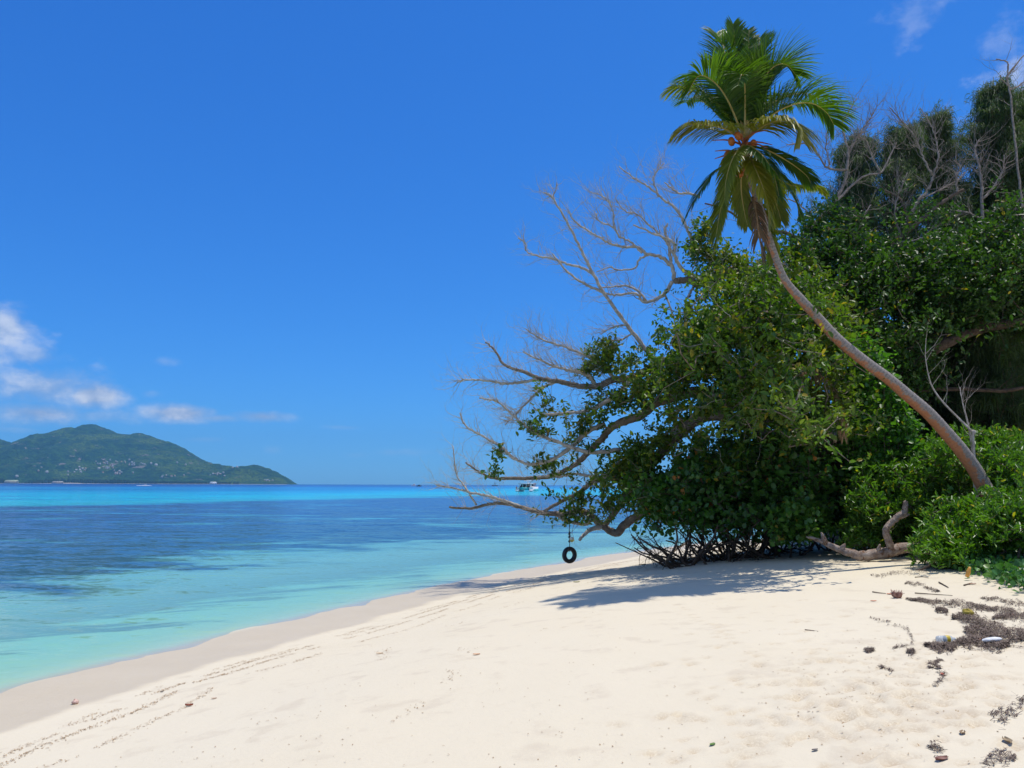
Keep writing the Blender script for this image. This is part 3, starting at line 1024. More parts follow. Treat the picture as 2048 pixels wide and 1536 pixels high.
# ------------------------------------------------------------------ other hardwoods
def hardwood(label, base, limbs, blobs, dens, mleaf, mbark, seed, bare_up=.2, gap=.50, size=.125, per=6, trunk_w=36, group=None, bias=None, trunk=None, name='beach_tree', twr=.013):
    rg_ = np.random.default_rng(seed)
    M_gr = M_greyd if seed in (303, 404, 606, 607) else M_grey
    if seed in (303, 404):
        limbs = [(q_[0], q_[1] * .8, q_[2] * .8, q_[3], int(q_[4] * 1.25)) for q_ in limbs]
    b = P(*base)
    b[2] = gz1(b[0], b[1]) - .1
    e = empty(name, b, label, 'tree', group)
    nodes_, dead, live = [], [], []
    if trunk:
        a_ = Acc()
        pts_ = np.array([b] + [P(*t_) for t_ in trunk])
        sp_ = smooth_path(pts_, 5)
        tt_ = np.linspace(0, 1, len(sp_))
        tube(a_, sp_, (trunk_w * (1 - .45 * tt_)) / 2 * sp_[:, 1] / FPX, 10, .14)
        a_.obj('trunk', mbark, e)
        nodes_ += list(sp_[len(sp_) // 3:])
    for spec, w0, w1, bare, nt in limbs:
        a_ = Acc()
        sp_, rad_ = limb(a_, spec, w0, w1, nodes_, n=6, sides=8 if w0 > 8 else 6, jit=.035, bark=.2, shape=.7 if seed in (303, 404) else .9)
        if (not blobs or seed == 505) and nt:
            own = []
            limb_twigs(own, sp_, rad_, int(nt * 1.6), .35, 1.1, rg_, lvl=2, t0=.25, up=bare_up, r=twr, bias=bias, kids=3.2, wig=.5)
            batch_twigs(a_, own)
        a_.obj('branch', M_gr if bare else mbark, e)
        if nt and blobs and seed != 505:
            limb_twigs(dead, sp_, rad_, int(nt * 2.3), .32, 1.1, rg_, lvl=2, t0=.25, up=bare_up, r=twr * .72, bias=bias, kids=3.8, wig=.68)
    a_dead = Acc()
    if dead:
        batch_twigs(a_dead, dead)
        if seed != 202:
            a_dead.obj('bare_twigs', M_gr, e)
    if blobs:
        pts_ = blob_pts(blobs, dens, rg_, gap, gs=.8)
        connect(nodes_, pts_, live, .008, rg_)
        a_ = Acc()
        batch_twigs(a_, live)
        if seed != 202:
            a_.obj('twigs', mbark, e)
        a_ = Acc()
        mid = np.array([s_[1] for s_ in live])
        mid = mid[rg_.random(len(mid)) < .7]
        rosettes(a_, np.vstack([pts_, mid, pts_ + rg_.normal(size=pts_.shape) * .17]), per=per, size=size, rad=.18, wid=.52, rng=rg_)
        a_.obj('leaves', mleaf, e, smooth=False)
        if seed == 202:
            batch_twigs(a_dead, live)
            a_dead.obj('twigs', M_gr, e)
    return e


# tree B: bare spreading limbs left of the palm
hardwood('tree with crooked leafless grey limbs against the sky left of the palm crown', (1690, 1000, 22.5), [
    ([(1640, 640, 22.4), (1600, 600, 22.4), (1558, 563, 22.4), (1500, 542, 22.3), (1455, 545, 22.2), (1425, 556, 22.1), (1398, 567, 22), (1375, 560, 22), (1349, 562, 22)], 30, 13, 0, 4),
    ([(1560, 575, 22.4), (1520, 590, 22.3), (1460, 575, 22.2), (1410, 572, 22.1)], 16, 12, 0, 3),
    ([(1349, 562, 22), (1347, 545, 22), (1341, 521, 22), (1339, 489, 22), (1329, 460, 22), (1335, 447, 22)], 10, 4, 1, 5),
    ([(1342, 530, 22), (1320, 513, 21.9), (1294, 508, 21.8), (1274, 494, 21.8), (1248, 494, 21.7), (1219, 486, 21.7), (1196, 473, 21.6), (1167, 456, 21.6), (1147, 440, 21.5), (1137, 424, 21.5)], 8, 2.5, 1, 20),
    ([(1284, 506, 21.8), (1264, 486, 21.7), (1238, 473, 21.6), (1228, 456, 21.6), (1196, 440, 21.6), (1193, 427, 21.6)], 5, 2.5, 1, 12),
    ([(1228, 456, 21.6), (1226, 425, 21.5), (1214, 400, 21.5), (1190, 385, 21.5)], 4, 2, 1, 12),
    ([(1297, 510, 21.8), (1279, 518, 21.9), (1267, 538, 22), (1232, 539, 22), (1222, 534, 22), (1193, 544, 22.1)], 5, 2, 1, 4),
    ([(1345, 563, 22), (1326, 590, 22.1), (1290, 604, 22.2), (1271, 587, 22.2), (1232, 590, 22.3), (1212, 587, 22.3)], 9, 3, 1, 12),
    ([(1292, 602, 22.2), (1271, 578, 22.3), (1245, 572, 22.4), (1205, 575, 22.4)], 6, 2.5, 1, 8),
    ([(1410, 560, 22.1), (1368, 541, 21.8), (1349, 512, 21.7), (1347, 486, 21.6), (1303, 466, 21.6), (1267, 450, 21.5)], 10, 3, 1, 14),
    ([(1349, 512, 21.7), (1330, 480, 21.7), (1300, 452, 21.6), (1275, 430, 21.6), (1250, 422, 21.6), (1232, 400, 21.6)], 5, 2, 1, 14),
    ([(1440, 548, 22.2), (1420, 520, 22.2), (1405, 507, 22.2), (1391, 492, 22.2), (1380, 470, 22.1), (1368, 447, 22.1), (1352, 417, 22), (1329, 401, 22), (1303, 378, 21.9), (1277, 362, 21.9), (1258, 349, 21.9), (1238, 333, 21.9)], 9, 2.5, 1, 14),
    ([(1318, 392, 22), (1307, 362, 22), (1313, 345, 22), (1329, 326, 22)], 4, 2, 1, 10),
    ([(1400, 395, 22.3), (1381, 388, 22.3), (1355, 385, 22.2), (1329, 365, 22.2)], 6, 3, 1, 10),
    ([(1395, 560, 22.1), (1380, 585, 22.2), (1370, 610, 22.3), (1384, 618, 22.4), (1375, 625, 22.4), (1345, 632, 22.4)], 6, 2.5, 1, 4),
    ([(1420, 556, 22.1), (1440, 610, 22), (1465, 650, 21.9), (1482, 670, 21.8)], 6, 4, 1, 4),
    ([(1330, 590, 22.1), (1345, 625, 22), (1352, 660, 22), (1368, 700, 21.9)], 4, 3, 1, 5),
], [(1412, 462, 22, 20, 22, .4, .9), (1400, 500, 22, 22, 26, .4, .9), (1440, 520, 22.2, 36, 26, .6), (1490, 555, 22.2, 50, 30, .8), (1560, 560, 22.2, 60, 40, 1.2), (1540, 620, 22, 80, 50, 1.5), (1350, 590, 22, 20, 12, .2, .4),
    (1610, 600, 22, 60, 50, 1.2), (1440, 590, 22, 40, 26, .7, .8)], 9, M_leafA, M_bark, 202, bare_up=.25, trunk=[(1690, 900, 22.5), (1680, 780, 22.5), (1650, 680, 22.5), (1640, 640, 22.4)], trunk_w=46, bias=(-.2, 0, .1))

# tree C: dark limb behind the palm trunk, bare antler-like top right of the palm
hardwood('dark limb curving behind the palm trunk, bare antler-like top right of the palm crown', (1760, 1010, 23.5), [
    ([(1690, 640, 23.5), (1684, 610, 23.5), (1677, 582, 23.5), (1663, 543, 23.4), (1643, 517, 23.4), (1614, 488, 23.3), (1590, 475, 23.2), (1565, 464, 23.1), (1530, 458, 23), (1498, 451, 22.9), (1472, 433, 22.9), (1440, 414, 22.8), (1410, 407, 22.8)], 22, 4, 0, 8),
    ([(1614, 488, 23.3), (1618, 465, 23.4), (1635, 440, 23.5), (1664, 411, 23.6), (1684, 378, 23.7), (1694, 342, 23.7), (1697, 306, 23.7), (1690, 275, 23.7), (1684, 248, 23.7), (1697, 225, 23.7), (1713, 196, 23.7)], 14, 2.5, 1, 18),
    ([(1694, 340, 23.7), (1670, 339, 23.6), (1651, 332, 23.5), (1635, 308, 23.4), (1616, 287, 23.4), (1573, 290, 23.3)], 7, 2.5, 1, 12),
    ([(1696, 310, 23.7), (1715, 275, 23.8), (1735, 245, 23.9), (1748, 226, 23.9)], 6, 2.5, 1, 14),
    ([(1655, 425, 23.6), (1684, 391, 23.9), (1724, 354, 24.1), (1762, 344, 24.2), (1785, 303, 24.3), (1792, 285, 24.3)], 9, 3, 1, 10),
    ([(1760, 344, 24.2), (1745, 315, 24.2), (1730, 280, 24.2), (1700, 272, 24.2)], 6, 2.5, 1, 14),
    ([(1660, 330, 23.6), (1652, 300, 23.5), (1655, 262, 23.5), (1660, 240, 23.5)], 4, 2, 1, 8),
    ([(1600, 478, 23.3), (1620, 440, 23.6), (1600, 410, 23.6), (1575, 398, 23.5)], 6, 3, 1, 5),
    ([(1640, 515, 23.4), (1675, 500, 23.2), (1700, 490, 23.1), (1720, 455, 23), (1728, 430, 23), (1742, 410, 23)], 6, 3, 1, 6),
], [(1640, 445, 23.4, 30, 24, .6, .9), (1680, 430, 23.4, 34, 24, .6, .8), (1615, 520, 23, 44, 40, 1, .9), (1680, 500, 23.4, 50, 40, 1.2, .7), (1700, 570, 23.2, 70, 60, 1.6), (1650, 620, 23, 80, 60, 1.6), (1720, 660, 22.8, 80, 60, 1.6),
    (1590, 520, 22.8, 30, 36, .8, .8)], 8.5, M_leafB, M_barkd, 303, bare_up=.3, trunk=[(1765, 900, 23.5), (1740, 800, 23.5), (1705, 700, 23.5), (1690, 640, 23.5)], trunk_w=44)

# tree D
hardwood('tree with a long dark limb rising right, thin bare branches before the casuarinas', (1800, 1010, 24.5), [
    ([(1700, 640, 24), (1718, 580, 24), (1745, 526, 24), (1785, 489, 24), (1823, 455, 24.1), (1860, 425, 24.2), (1894, 398, 24.2), (1927, 379, 24.3)], 24, 7, 0, 5),
    ([(1915, 386, 24.3), (1912, 355, 24.3), (1920, 335, 24.3), (1908, 322, 24.3)], 6, 4, 1, 5),
    ([(1819, 452, 24.1), (1812, 425, 24), (1800, 398, 24), (1770, 380, 23.9)], 9, 4, 0, 4),
    ([(1823, 430, 24.1), (1835, 405, 24.1), (1855, 380, 24.2), (1867, 350, 24.2), (1876, 317, 24.2), (1872, 280, 24.2), (1862, 250, 24.2), (1840, 215, 24.2)], 9, 2.5, 1, 18),
    ([(1865, 350, 24.2), (1853, 330, 24.1), (1842, 305, 24.1), (1833, 280, 24), (1815, 255, 24), (1802, 240, 24), (1779, 215, 24)], 6, 2.5, 1, 16),
    ([(1842, 398, 24.1), (1880, 380, 24.4), (1915, 360, 24.6), (1930, 345, 24.6)], 5, 2.5, 1, 10),
    ([(1800, 470, 24), (1790, 430, 23.8), (1796, 390, 23.7), (1815, 345, 23.6)], 6, 2.5, 1, 10),
    ([(1785, 489, 24), (1830, 480, 23.6), (1880, 470, 23.4), (1925, 478, 23.2)], 7, 3, 1, 6),
], [(1790, 440, 24, 40, 30, .8, .8), (1800, 390, 24.3, 30, 34, .6, .6), (1850, 440, 24, 50, 36, 1, .9), (1760, 540, 23.6, 60, 40, 1.2, .9), (1830, 520, 23.6, 80, 50, 1.5), (1900, 500, 23.8, 70, 44, 1.4, .9), (1790, 600, 23.4, 90, 60, 1.7), (1880, 590, 23.4, 90, 60, 1.7),
    (1800, 680, 23, 90, 60, 1.6, .9)], 8, M_leafB, M_barkd, 404, bare_up=.3, trunk=[(1790, 900, 24.5), (1740, 780, 24.3), (1705, 700, 24.1), (1700, 640, 24)], trunk_w=40)

# tree E: right edge, heavy horizontal limb
hardwood('glossy-leaved tree at the right edge, thick brown limb above the dark undergrowth', (1790, 1020, 22.1), [
    ([(1790, 850, 22.2), (1803, 758, 22.2), (1842, 719, 22.1), (1891, 687, 22.0), (1956, 660, 21.9), (2008, 650, 21.8), (2048, 641, 21.7), (2130, 620, 21.6)], 26, 14, 0, 2),
    ([(1956, 660, 21.9), (1990, 600, 22.0), (2040, 540, 22.2), (2080, 480, 22.4)], 14, 6, 0, 3),
    ([(1891, 687, 22.0), (1900, 620, 22.4), (1930, 540, 22.6), (1960, 470, 22.8)], 12, 5, 0, 4),
    ([(1810, 800, 22.2), (1850, 780, 22.0), (1920, 778, 21.8), (2000, 782, 21.6), (2048, 776, 21.5), (2120, 770, 21.4)], 9, 7, 0, 4),
], [(1990, 480, 22.8, 40, 34, .9, .7), (2030, 450, 22.8, 40, 40, 1.0, .8), (2090, 480, 22.8, 60, 50, 1.2), (1930, 560, 22.6, 80, 60, 1.5), (2020, 540, 22.6, 80, 60, 1.6), (1990, 610, 22.4, 80, 44, 1.5), (1890, 640, 22.4, 90, 44, 1.4), (1840, 600, 23.0, 70, 50, 1.4), (2110, 560, 22.4, 80, 90, 1.8),
    (1850, 700, 22.0, 60, 36, 1.0, .7), (2060, 650, 22.0, 60, 24, 1.2, .5), (1880, 740, 21.8, 50, 24, .6, .5), (1830, 760, 21.8, 44, 40, .7, .7)], 10, M_leafB, M_dark, 505, trunk=[(1788, 950, 22.1), (1790, 850, 22.2)], trunk_w=44, gap=.49)

# ------------------------------------------------------------------ coconut palm
rP = np.random.default_rng(55)
TR = [(2000, 1040, 16.6), (1988, 1005, 16.6), (1975, 985, 16.6), (1950, 940, 16.6), (1920, 898, 16.5), (1884, 856, 16.4), (1852, 822, 16.3), (1813, 789, 16.2), (1777, 758, 16.1), (1728, 722, 16.0), (1676, 679, 15.9), (1637, 637, 15.8),
      (1600, 597, 15.7), (1570, 560, 15.65), (1551, 515, 15.6), (1538, 475, 15.55), (1524, 430, 15.5), (1508, 380, 15.5), (1496, 330, 15.5), (1488, 292, 15.5)]
TWD = [60, 50, 42, 40, 38, 36, 35, 34, 32, 31, 30, 28, 26, 22, 20, 19, 20, 22, 24, 22]
tp = np.array([P(*t_) for t_ in TR])
tp[0][2] = gz1(tp[0][0], tp[0][1]) - .15
sp = smooth_path(tp, 16)
tt = np.linspace(0, len(TR) - 1, len(sp))
tr_ = np.interp(tt, range(len(TR)), TWD) * .70 / 2 * sp[:, 1] / FPX
tr_ = tr_ * (1 + .014 * np.sin(np.arange(len(sp)) * 2.1) + .02 * (rP.random(len(sp)) - .5))
palm = empty('coconut_palm', tp[0], 'tall coconut palm with a curved trunk leaning left, orange coconuts in its crown', 'palm tree')
a_ = Acc()
tube(a_, sp, tr_, 20, .03, rP)
mt, g = mat('palm_trunk')
geo = g.n('ShaderNodeNewGeometry')
pos = geo.outputs['Position']
at1 = g.n('ShaderNodeAttribute', attribute_name='along').outputs['Fac']
at2 = g.n('ShaderNodeAttribute', attribute_name='lichen').outputs['Fac']
rng_ = g.m('FRACT', g.m('MULTIPLY', g.m('ADD', at1, g.m('MULTIPLY', g.noise(pos, 4, 2), .05)), 13.0))
ringd = g.maprange(rng_, .80, .92)
n1 = g.noise(pos, 9, 5, .7)
n2 = g.noise(pos, 45, 4, .7)
c = g.mix(n1, (.24, .21, .19), (.40, .365, .335))
c = g.mix(g.m('MULTIPLY', g.maprange(n2, .45, .7), .6), c, (.09, .075, .065))
c = g.mix(g.m('MULTIPLY', g.m('MULTIPLY', ringd, g.noise(pos, 3, 3)), .42), c, (.07, .055, .045))
lic = g.maprange(g.m('ADD', at2, g.m('MULTIPLY', g.m('SUBTRACT', g.noise(pos, 7, 5, .75), .5), 1.3)), .42, .60)
c = g.mix(g.m('MULTIPLY', lic, .75), c, g.mix(n2, (.42, .12, .035), (.62, .24, .08)))
bm_ = g.n('ShaderNodeBump', {'Strength': .9, 'Distance': .02, 'Height': g.m('SUBTRACT', n2, g.m('MULTIPLY', ringd, .5))})
pb = g.n('ShaderNodeBsdfPrincipled', {'Base Color': c, 'Roughness': .85, 'Specular IOR Level': .2, 'Normal': bm_.outputs[0]})
g.n('ShaderNodeOutputMaterial', {0: pb.outputs[0]})
trunk = a_.obj('trunk', mt, palm)
me = trunk.data
nv = len(me.vertices)
co = np.zeros(nv * 3)
me.vertices.foreach_get('co', co)
co = co.reshape(-1, 3)
ring_i = np.minimum(np.arange(nv) // 20, len(sp) - 1)
seglen = np.concatenate([[0], np.cumsum(np.linalg.norm(np.diff(sp, axis=0), axis=1))])
fattr(trunk, 'along', seglen[ring_i])
rad_dir = unit(co - sp[ring_i])
# orange lichen likes the lower, seaward side of the leaning trunk
lich = rad_dir @ unit(np.array([-.75, -.25, -.62]))
hfac = np.interp(seglen[ring_i], [0, 4, 8, 12], [1.0, .92, .72, .82])
fattr(trunk, 'lichen', (lich * .60 + .20) * hfac)


def frond_mat(name, ca, cb, trans=.35, rough=.36, spec=.5, tc=(1.7, 1.8, .4)):
    return leaf_mat(name, ca, cb, None, trans=trans, rough=rough, spec=spec, tcol=tc, old=0)


M_fr = frond_mat('frond_green', (.045, .112, .010), (.085, .165, .014), rough=.46, trans=.42, spec=.3)
M_fry = frond_mat('frond_yellow', (.22, .22, .022), (.30, .27, .03), trans=.42, rough=.4, spec=.4)
M_frm = frond_mat('frond_mid', (.14, .175, .014), (.21, .235, .022), trans=.42, rough=.45, spec=.35)
M_frd = frond_mat('frond_dead', (.26, .16, .085), (.38, .25, .14), trans=.15, rough=.8, spec=.2, tc=(1, 1, 1))
M_frdk = frond_mat('frond_dead_dark', (.13, .085, .055), (.20, .14, .09), trans=.1, rough=.85, spec=.1, tc=(1, 1, 1))
ms, g = mat('frond_stem')
pb = g.n('ShaderNodeBsdfPrincipled', {'Base Color': g.mix(g.noise(None, 8), (.30, .24, .05), (.42, .30, .08)), 'Roughness': .45})
g.n('ShaderNodeOutputMaterial', {0: pb.outputs[0]})
M_stem = ms
M_stemd = bark_mat('dry_stem', (.22, .14, .08), (.34, .24, .15), 10)


def frond(parent, ctrl, m_leaf, m_stem, ll=.62, n=70, droop=.35, w0=.026, lw=.034, start=.14, vee=.6, name='frond', rng=rP, gapf=0.0, up=(0, 0, 1.0), swp=0.0):
    """ctrl: world points of the rachis; leaflets hang from both sides in a shallow V"""
    p = smooth_path(np.array(ctrl), 10)
    L = np.concatenate([[0], np.cumsum(np.linalg.norm(np.diff(p, axis=0), axis=1))])
    tot = L[-1]
    e = Acc()
    t = np.linspace(0, 1, 26)
    pp = np.stack([np.interp(t * tot, L, p[:, k]) for k in range(3)], 1)
    tube(e, pp, w0 * (1 - .86 * t), 5)
    st = e.obj('stem', m_stem, parent=None)
    a_ = Acc()
    N = n
    V, Q = [], []
    cnt = 0
    tg = unit(np.gradient(pp, axis=0))
    for side in (-1, 1):
        for k in range(N):
            u = start + (1 - start) * (k + rng.random() * .6) / N
            if rng.random() < gapf:
                continue
            u = min(u, .998)
            b = np.array([np.interp(u, t, pp[:, j]) for j in range(3)])
            tn = unit(np.array([np.interp(u, t, tg[:, j]) for j in range(3)]))
            sd = np.cross(tn, up)
            if np.linalg.norm(sd) < .12:
                sd = np.cross(tn, [0.3, 1, 0])
            sd = unit(sd)
            nn = unit(np.cross(sd, tn))
            # leaflets longest in the middle; sweep toward the tip
            prof = (math.sin(math.pi * min(1, (u - start) / (1 - start) * .78 + .17))) ** .6
            ln = ll * prof * rng.uniform(.85, 1.08)
            sweep = .45 + swp + .9 * u ** 1.5
            d0 = unit(sd * side * 1.0 + tn * sweep + nn * vee * (1 - .4 * u) + rng.normal(size=3) * .07)
            g_ = np.array([0, 0, -1.0])
            p0 = b
            d1 = unit(d0 + g_ * droop * .5)
            d2 = unit(d0 + g_ * droop * 1.35)
            d3 = unit(d0 + g_ * droop * 2.4)
            p1 = p0 + d1 * ln * .34
            p2 = p1 + d2 * ln * .36
            p3 = p2 + d3 * ln * .30
            wdir = unit(np.cross(d1, nn) + rng.normal(size=3) * .15)
            hw = lw / 2 * rng.uniform(.8, 1.15)
            V += [p0 - wdir * hw * .6, p0 + wdir * hw * .6, p1 - wdir * hw, p1 + wdir * hw, p2 - wdir * hw * .8, p2 + wdir * hw * .8, p3 - wdir * hw * .12, p3 + wdir * hw * .12]
            Q += [(cnt, cnt + 1, cnt + 3, cnt + 2), (cnt + 2, cnt + 3, cnt + 5, cnt + 4), (cnt + 4, cnt + 5, cnt + 7, cnt + 6)]
            cnt += 8
    a_.add(V, Q)
    f_ = a_.obj(name, m_leaf, parent, smooth=False)
    st.parent = f_
    st.matrix_parent_inverse = f_.matrix_world.inverted() if parent is None else Matrix.Identity(4)
    st.matrix_parent_inverse = (parent.matrix_basis @ f_.matrix_parent_inverse).inverted() if parent is not None else Matrix.Identity(4)
    return f_


K = (1488, 285, 15.5)


def pz(lst):
    return [P(a, b, 15.5 + d) for a, b, d in lst]


# each: control points (photo px, py, metres nearer(-)/farther(+)), material, leaflet length, droop
FR = [
    ([(1487, 275, 0), (1470, 200, .3), (1455, 130, .7), (1444, 85, 1.0), (1432, 66, 1.3)], M_fr, .70, .25),
    ([(1488, 275, 0), (1480, 190, .1), (1472, 110, .2), (1466, 48, .3)], M_fr, .50, .05),
    ([(1490, 275, 0), (1494, 190, .0), (1497, 110, .0), (1498, 60, 0)], M_fr, .45, .05),
    ([(1490, 275, 0), (1502, 180, .5), (1514, 110, .9), (1520, 75, 1.2)], M_fr, .60, .2),
    ([(1490, 270, 0), (1510, 190, -.2), (1540, 140, -.3), (1570, 128, -.3), (1592, 150, -.25)], M_fr, .86, .22),
    ([(1492, 272, 0), (1520, 200, .4), (1552, 150, .9), (1580, 130, 1.3), (1597, 128, 1.7)], M_fr, .80, .25),
    ([(1486, 272, 0), (1455, 200, -.3), (1427, 163, -.5), (1397, 152, -.6), (1374, 188, -.6)], M_fr, .74, .32),
    ([(1485, 275, 0), (1440, 215, .3), (1402, 180, .5), (1368, 172, .6), (1336, 178, .6)], M_frm, .62, .40),
    ([(1484, 278, 0), (1445, 240, .5), (1410, 205, .9), (1385, 195, 1.2), (1372, 205, 1.5)], M_fr, .75, .3),
    ([(1484, 280, 0), (1450, 258, -.4), (1415, 250, -.7), (1378, 249, -.8), (1352, 262, -.8)], M_fry, .66, .55),
    ([(1492, 275, 0), (1530, 240, -.2), (1575, 213, -.3), (1620, 206, -.3), (1652, 224, -.2), (1668, 250, -.1)], M_fr, .84, .34),
    ([(1492, 276, 0), (1535, 215, .6), (1580, 190, 1.0), (1625, 190, 1.3), (1655, 215, 1.5)], M_fr, .78, .3),
    ([(1492, 280, 0), (1530, 250, -.5), (1568, 241, -.8), (1595, 252, -1.0), (1604, 280, -1.1)], M_fry, .74, .50),
    ([(1494, 290, 0), (1535, 300, -.1), (1580, 325, -.1), (1612, 350, 0), (1622, 366, 0)], M_fr, .70, .42),
    ([(1494, 300, 0), (1535, 330, -.5), (1565, 360, -.7), (1590, 400, -.8), (1600, 428, -.8)], M_fr, .74, .5),
    ([(1494, 305, 0), (1530, 350, .3), (1550, 400, .5), (1562, 440, .6)], M_frm, .72, .5),
    ([(1492, 300, -.2), (1505, 325, -.7), (1520, 360, -1.0), (1533, 400, -1.1), (1541, 448, -1.1)], M_fry, .66, .55),
    ([(1486, 305, 0), (1464, 345, -.4), (1446, 400, -.6), (1435, 455, -.7), (1428, 505, -.7)], M_frm, .62, .55),
    ([(1484, 302, 0), (1462, 325, -.3), (1428, 345, -.4), (1396, 388, -.5), (1370, 438, -.5)], M_fr, .62, .5),
    ([(1488, 290, -.2), (1476, 300, -.7), (1462, 325, -1.0), (1452, 362, -1.15), (1449, 400, -1.2)], M_frm, .58, .5),
    ([(1490, 290, -.2), (1506, 296, -.7), (1528, 315, -1.0), (1548, 350, -1.1), (1558, 392, -1.1)], M_fr, .62, .5),
    ([(1488, 310, 0), (1482, 370, .4), (1488, 420, .6), (1495, 450, .7)], M_frm, .60, .55),
    ([(1489, 270, -.1), (1490, 215, -.3), (1489, 165, -.6), (1484, 148, -.9), (1477, 170, -1.1)], M_fr, .55, .25),
    ([(1490, 272, 0), (1512, 215, .1), (1536, 168, .2), (1556, 140, .3), (1568, 132, .4)], M_fr, .72, .12),
    ([(1487, 272, 0), (1462, 215, .1), (1440, 165, .2), (1420, 135, .3), (1412, 126, .4)], M_fr, .70, .12),
    ([(1488, 268, 0), (1476, 180, .1), (1460, 115, .1), (1446, 88, .1), (1438, 84, .1)], M_fr, .62, .12),
    ([(1491, 268, 0), (1506, 180, .2), (1522, 120, .3), (1536, 92, .4)], M_fr, .66, .12),
    ([(1488, 270, 0), (1470, 190, -.1), (1450, 140, -.2), (1440, 125, -.2)], M_fr, .6, .12),
    ([(1490, 270, 0), (1500, 200, -.3), (1512, 150, -.5), (1522, 128, -.6)], M_fr, .66, .12),
    ([(1488, 275, .1), (1460, 225, .9), (1430, 200, 1.6), (1405, 205, 2.2)], M_fr, .7, .35),
    ([(1490, 275, .1), (1530, 225, 1.0), (1560, 205, 1.8), (1590, 215, 2.4)], M_fr, .7, .35),
    ([(1494, 310, .1), (1540, 345, .8), (1580, 370, 1.2), (1632, 372, 1.5), (1652, 388, 1.6)], M_frm, .5, .5),
]
for ct, ml, ll, dr in FR:
    low = ct[-1][1] > 330
    frond(palm, pz(ct), ml, M_stem, ll=ll * (.84 if low else 1.18), droop=dr * (.8 if low else 1), n=86, start=.16, vee=.95 if dr < .4 else .45, swp=.45 if low else 0)
# dry skirt against the trunk
for ct in ([(1505, 395, -.2), (1512, 430, -.35), (1518, 470, -.4), (1527, 520, -.4)], [(1518, 400, 0), (1535, 440, .1), (1543, 480, .1), (1548, 520, .1)], [(1508, 400, .2), (1525, 450, .3), (1535, 500, .3)]):
    frond(palm, pz(ct), M_frdk if ct[0][0] != 1518 else M_frm, M_stemd, ll=.42, droop=.9, n=46, start=.05, w0=.04, gapf=.1, name='dry_frond')
# boots / flower stalks and coconuts
mc, g = mat('coconut_husk')
tcn = g.n('ShaderNodeNewGeometry')
cc_ = g.mix(g.noise(tcn.outputs['Position'], 11, 3), (.38, .085, .010), (.46, .16, .02))
pb = g.n('ShaderNodeBsdfPrincipled', {'Base Color': cc_, 'Roughness': .42})
g.n('ShaderNodeOutputMaterial', {0: pb.outputs[0]})


def lathe_acc(prof, seg, loc, scale=1.0, rot=None):
    a_ = Acc()
    a = np.arange(seg) * 2 * math.pi / seg
    v = []
    for r, z in prof:
        v.append(np.stack([r * np.cos(a), r * np.sin(a), np.full(seg, z)], 1))
    v = np.vstack(v) * scale
    if rot is not None:
        v = v @ np.array(rot).T
    v = v + np.array(loc)
    i = np.arange(len(prof) - 1)[:, None] * seg
    j = np.arange(seg)[None]
    q = np.stack([i + j, i + (j + 1) % seg, i + seg + (j + 1) % seg, i + seg + j], -1).reshape(-1, 4)
    a_.add(v, q)
    return a_


nuts_scale = .74
nutp = [(.001, -.15), (.06, -.135), (.10, -.08), (.112, 0), (.10, .07), (.07, .12), (.03, .145), (.001, .15)]
for (cx_, cy_, cd_, s_) in [(1450, 324, -.3, 1), (1459, 338, -.25, .95), (1463, 283, -.2, .85), (1478, 345, -.25, 1), (1500, 302, -.35, 1.0), (1514, 330, -.2, 1.05), (1521, 342, -.15, .95),
                            (1507, 288, -.2, .85), (1476, 272, -.3, .85), (1494, 338, -.5, 1.0), (1455, 310, -.1, .9), (1482, 305, -.3, .95)]:
    lathe_acc(nutp, 14, P(cx_, cy_, 15.5 + cd_ * .8), s_ * nuts_scale, rot=Matrix.Rotation(rP.uniform(-.7, .7), 3, 'X') @ Matrix.Rotation(rP.uniform(-.7, .7), 3, 'Y')).obj('coconut', mc, palm)
a_ = Acc()
for k in range(26):
    c0 = P(1488 + rP.uniform(-6, 6), 300 + rP.uniform(-18, 18), 15.5)
    d0 = unit(rP.normal(size=3) * np.array([1, 1, .5]) + np.array([0, -.3, .25]))
    L_ = rP.uniform(.35, .75)
    q_ = [c0, c0 + d0 * L_ * .5, c0 + d0 * L_ + np.array([0, 0, -.18 * L_])]
    tube(a_, smooth_path(q_, 3), np.linspace(.03, .008, 7), 4)
mo, g = mat('flower_stalk')
pb = g.n('ShaderNodeBsdfPrincipled', {'Base Color': (.42, .13, .035, 1), 'Roughness': .6})
g.n('ShaderNodeOutputMaterial', {0: pb.outputs[0]})
a_.obj('flower_stalks', mo, palm)
# fallen dry frond caught in the foliage
ff = frond(None, [P(1580, 728, 17.4), P(1630, 742, 17.4), P(1665, 775, 17.4), P(1682, 820, 17.4), P(1688, 872, 17.4)], M_frd, M_stemd, ll=.60, n=60, droop=1.7, start=.05, w0=.02, lw=.03, gapf=.15, name='dry_palm_frond')
tag(ff, 'dry brown palm frond caught hanging in the green foliage left of the palm trunk', 'palm frond')

# ------------------------------------------------------------------ casuarinas
rC = np.random.default_rng(77)


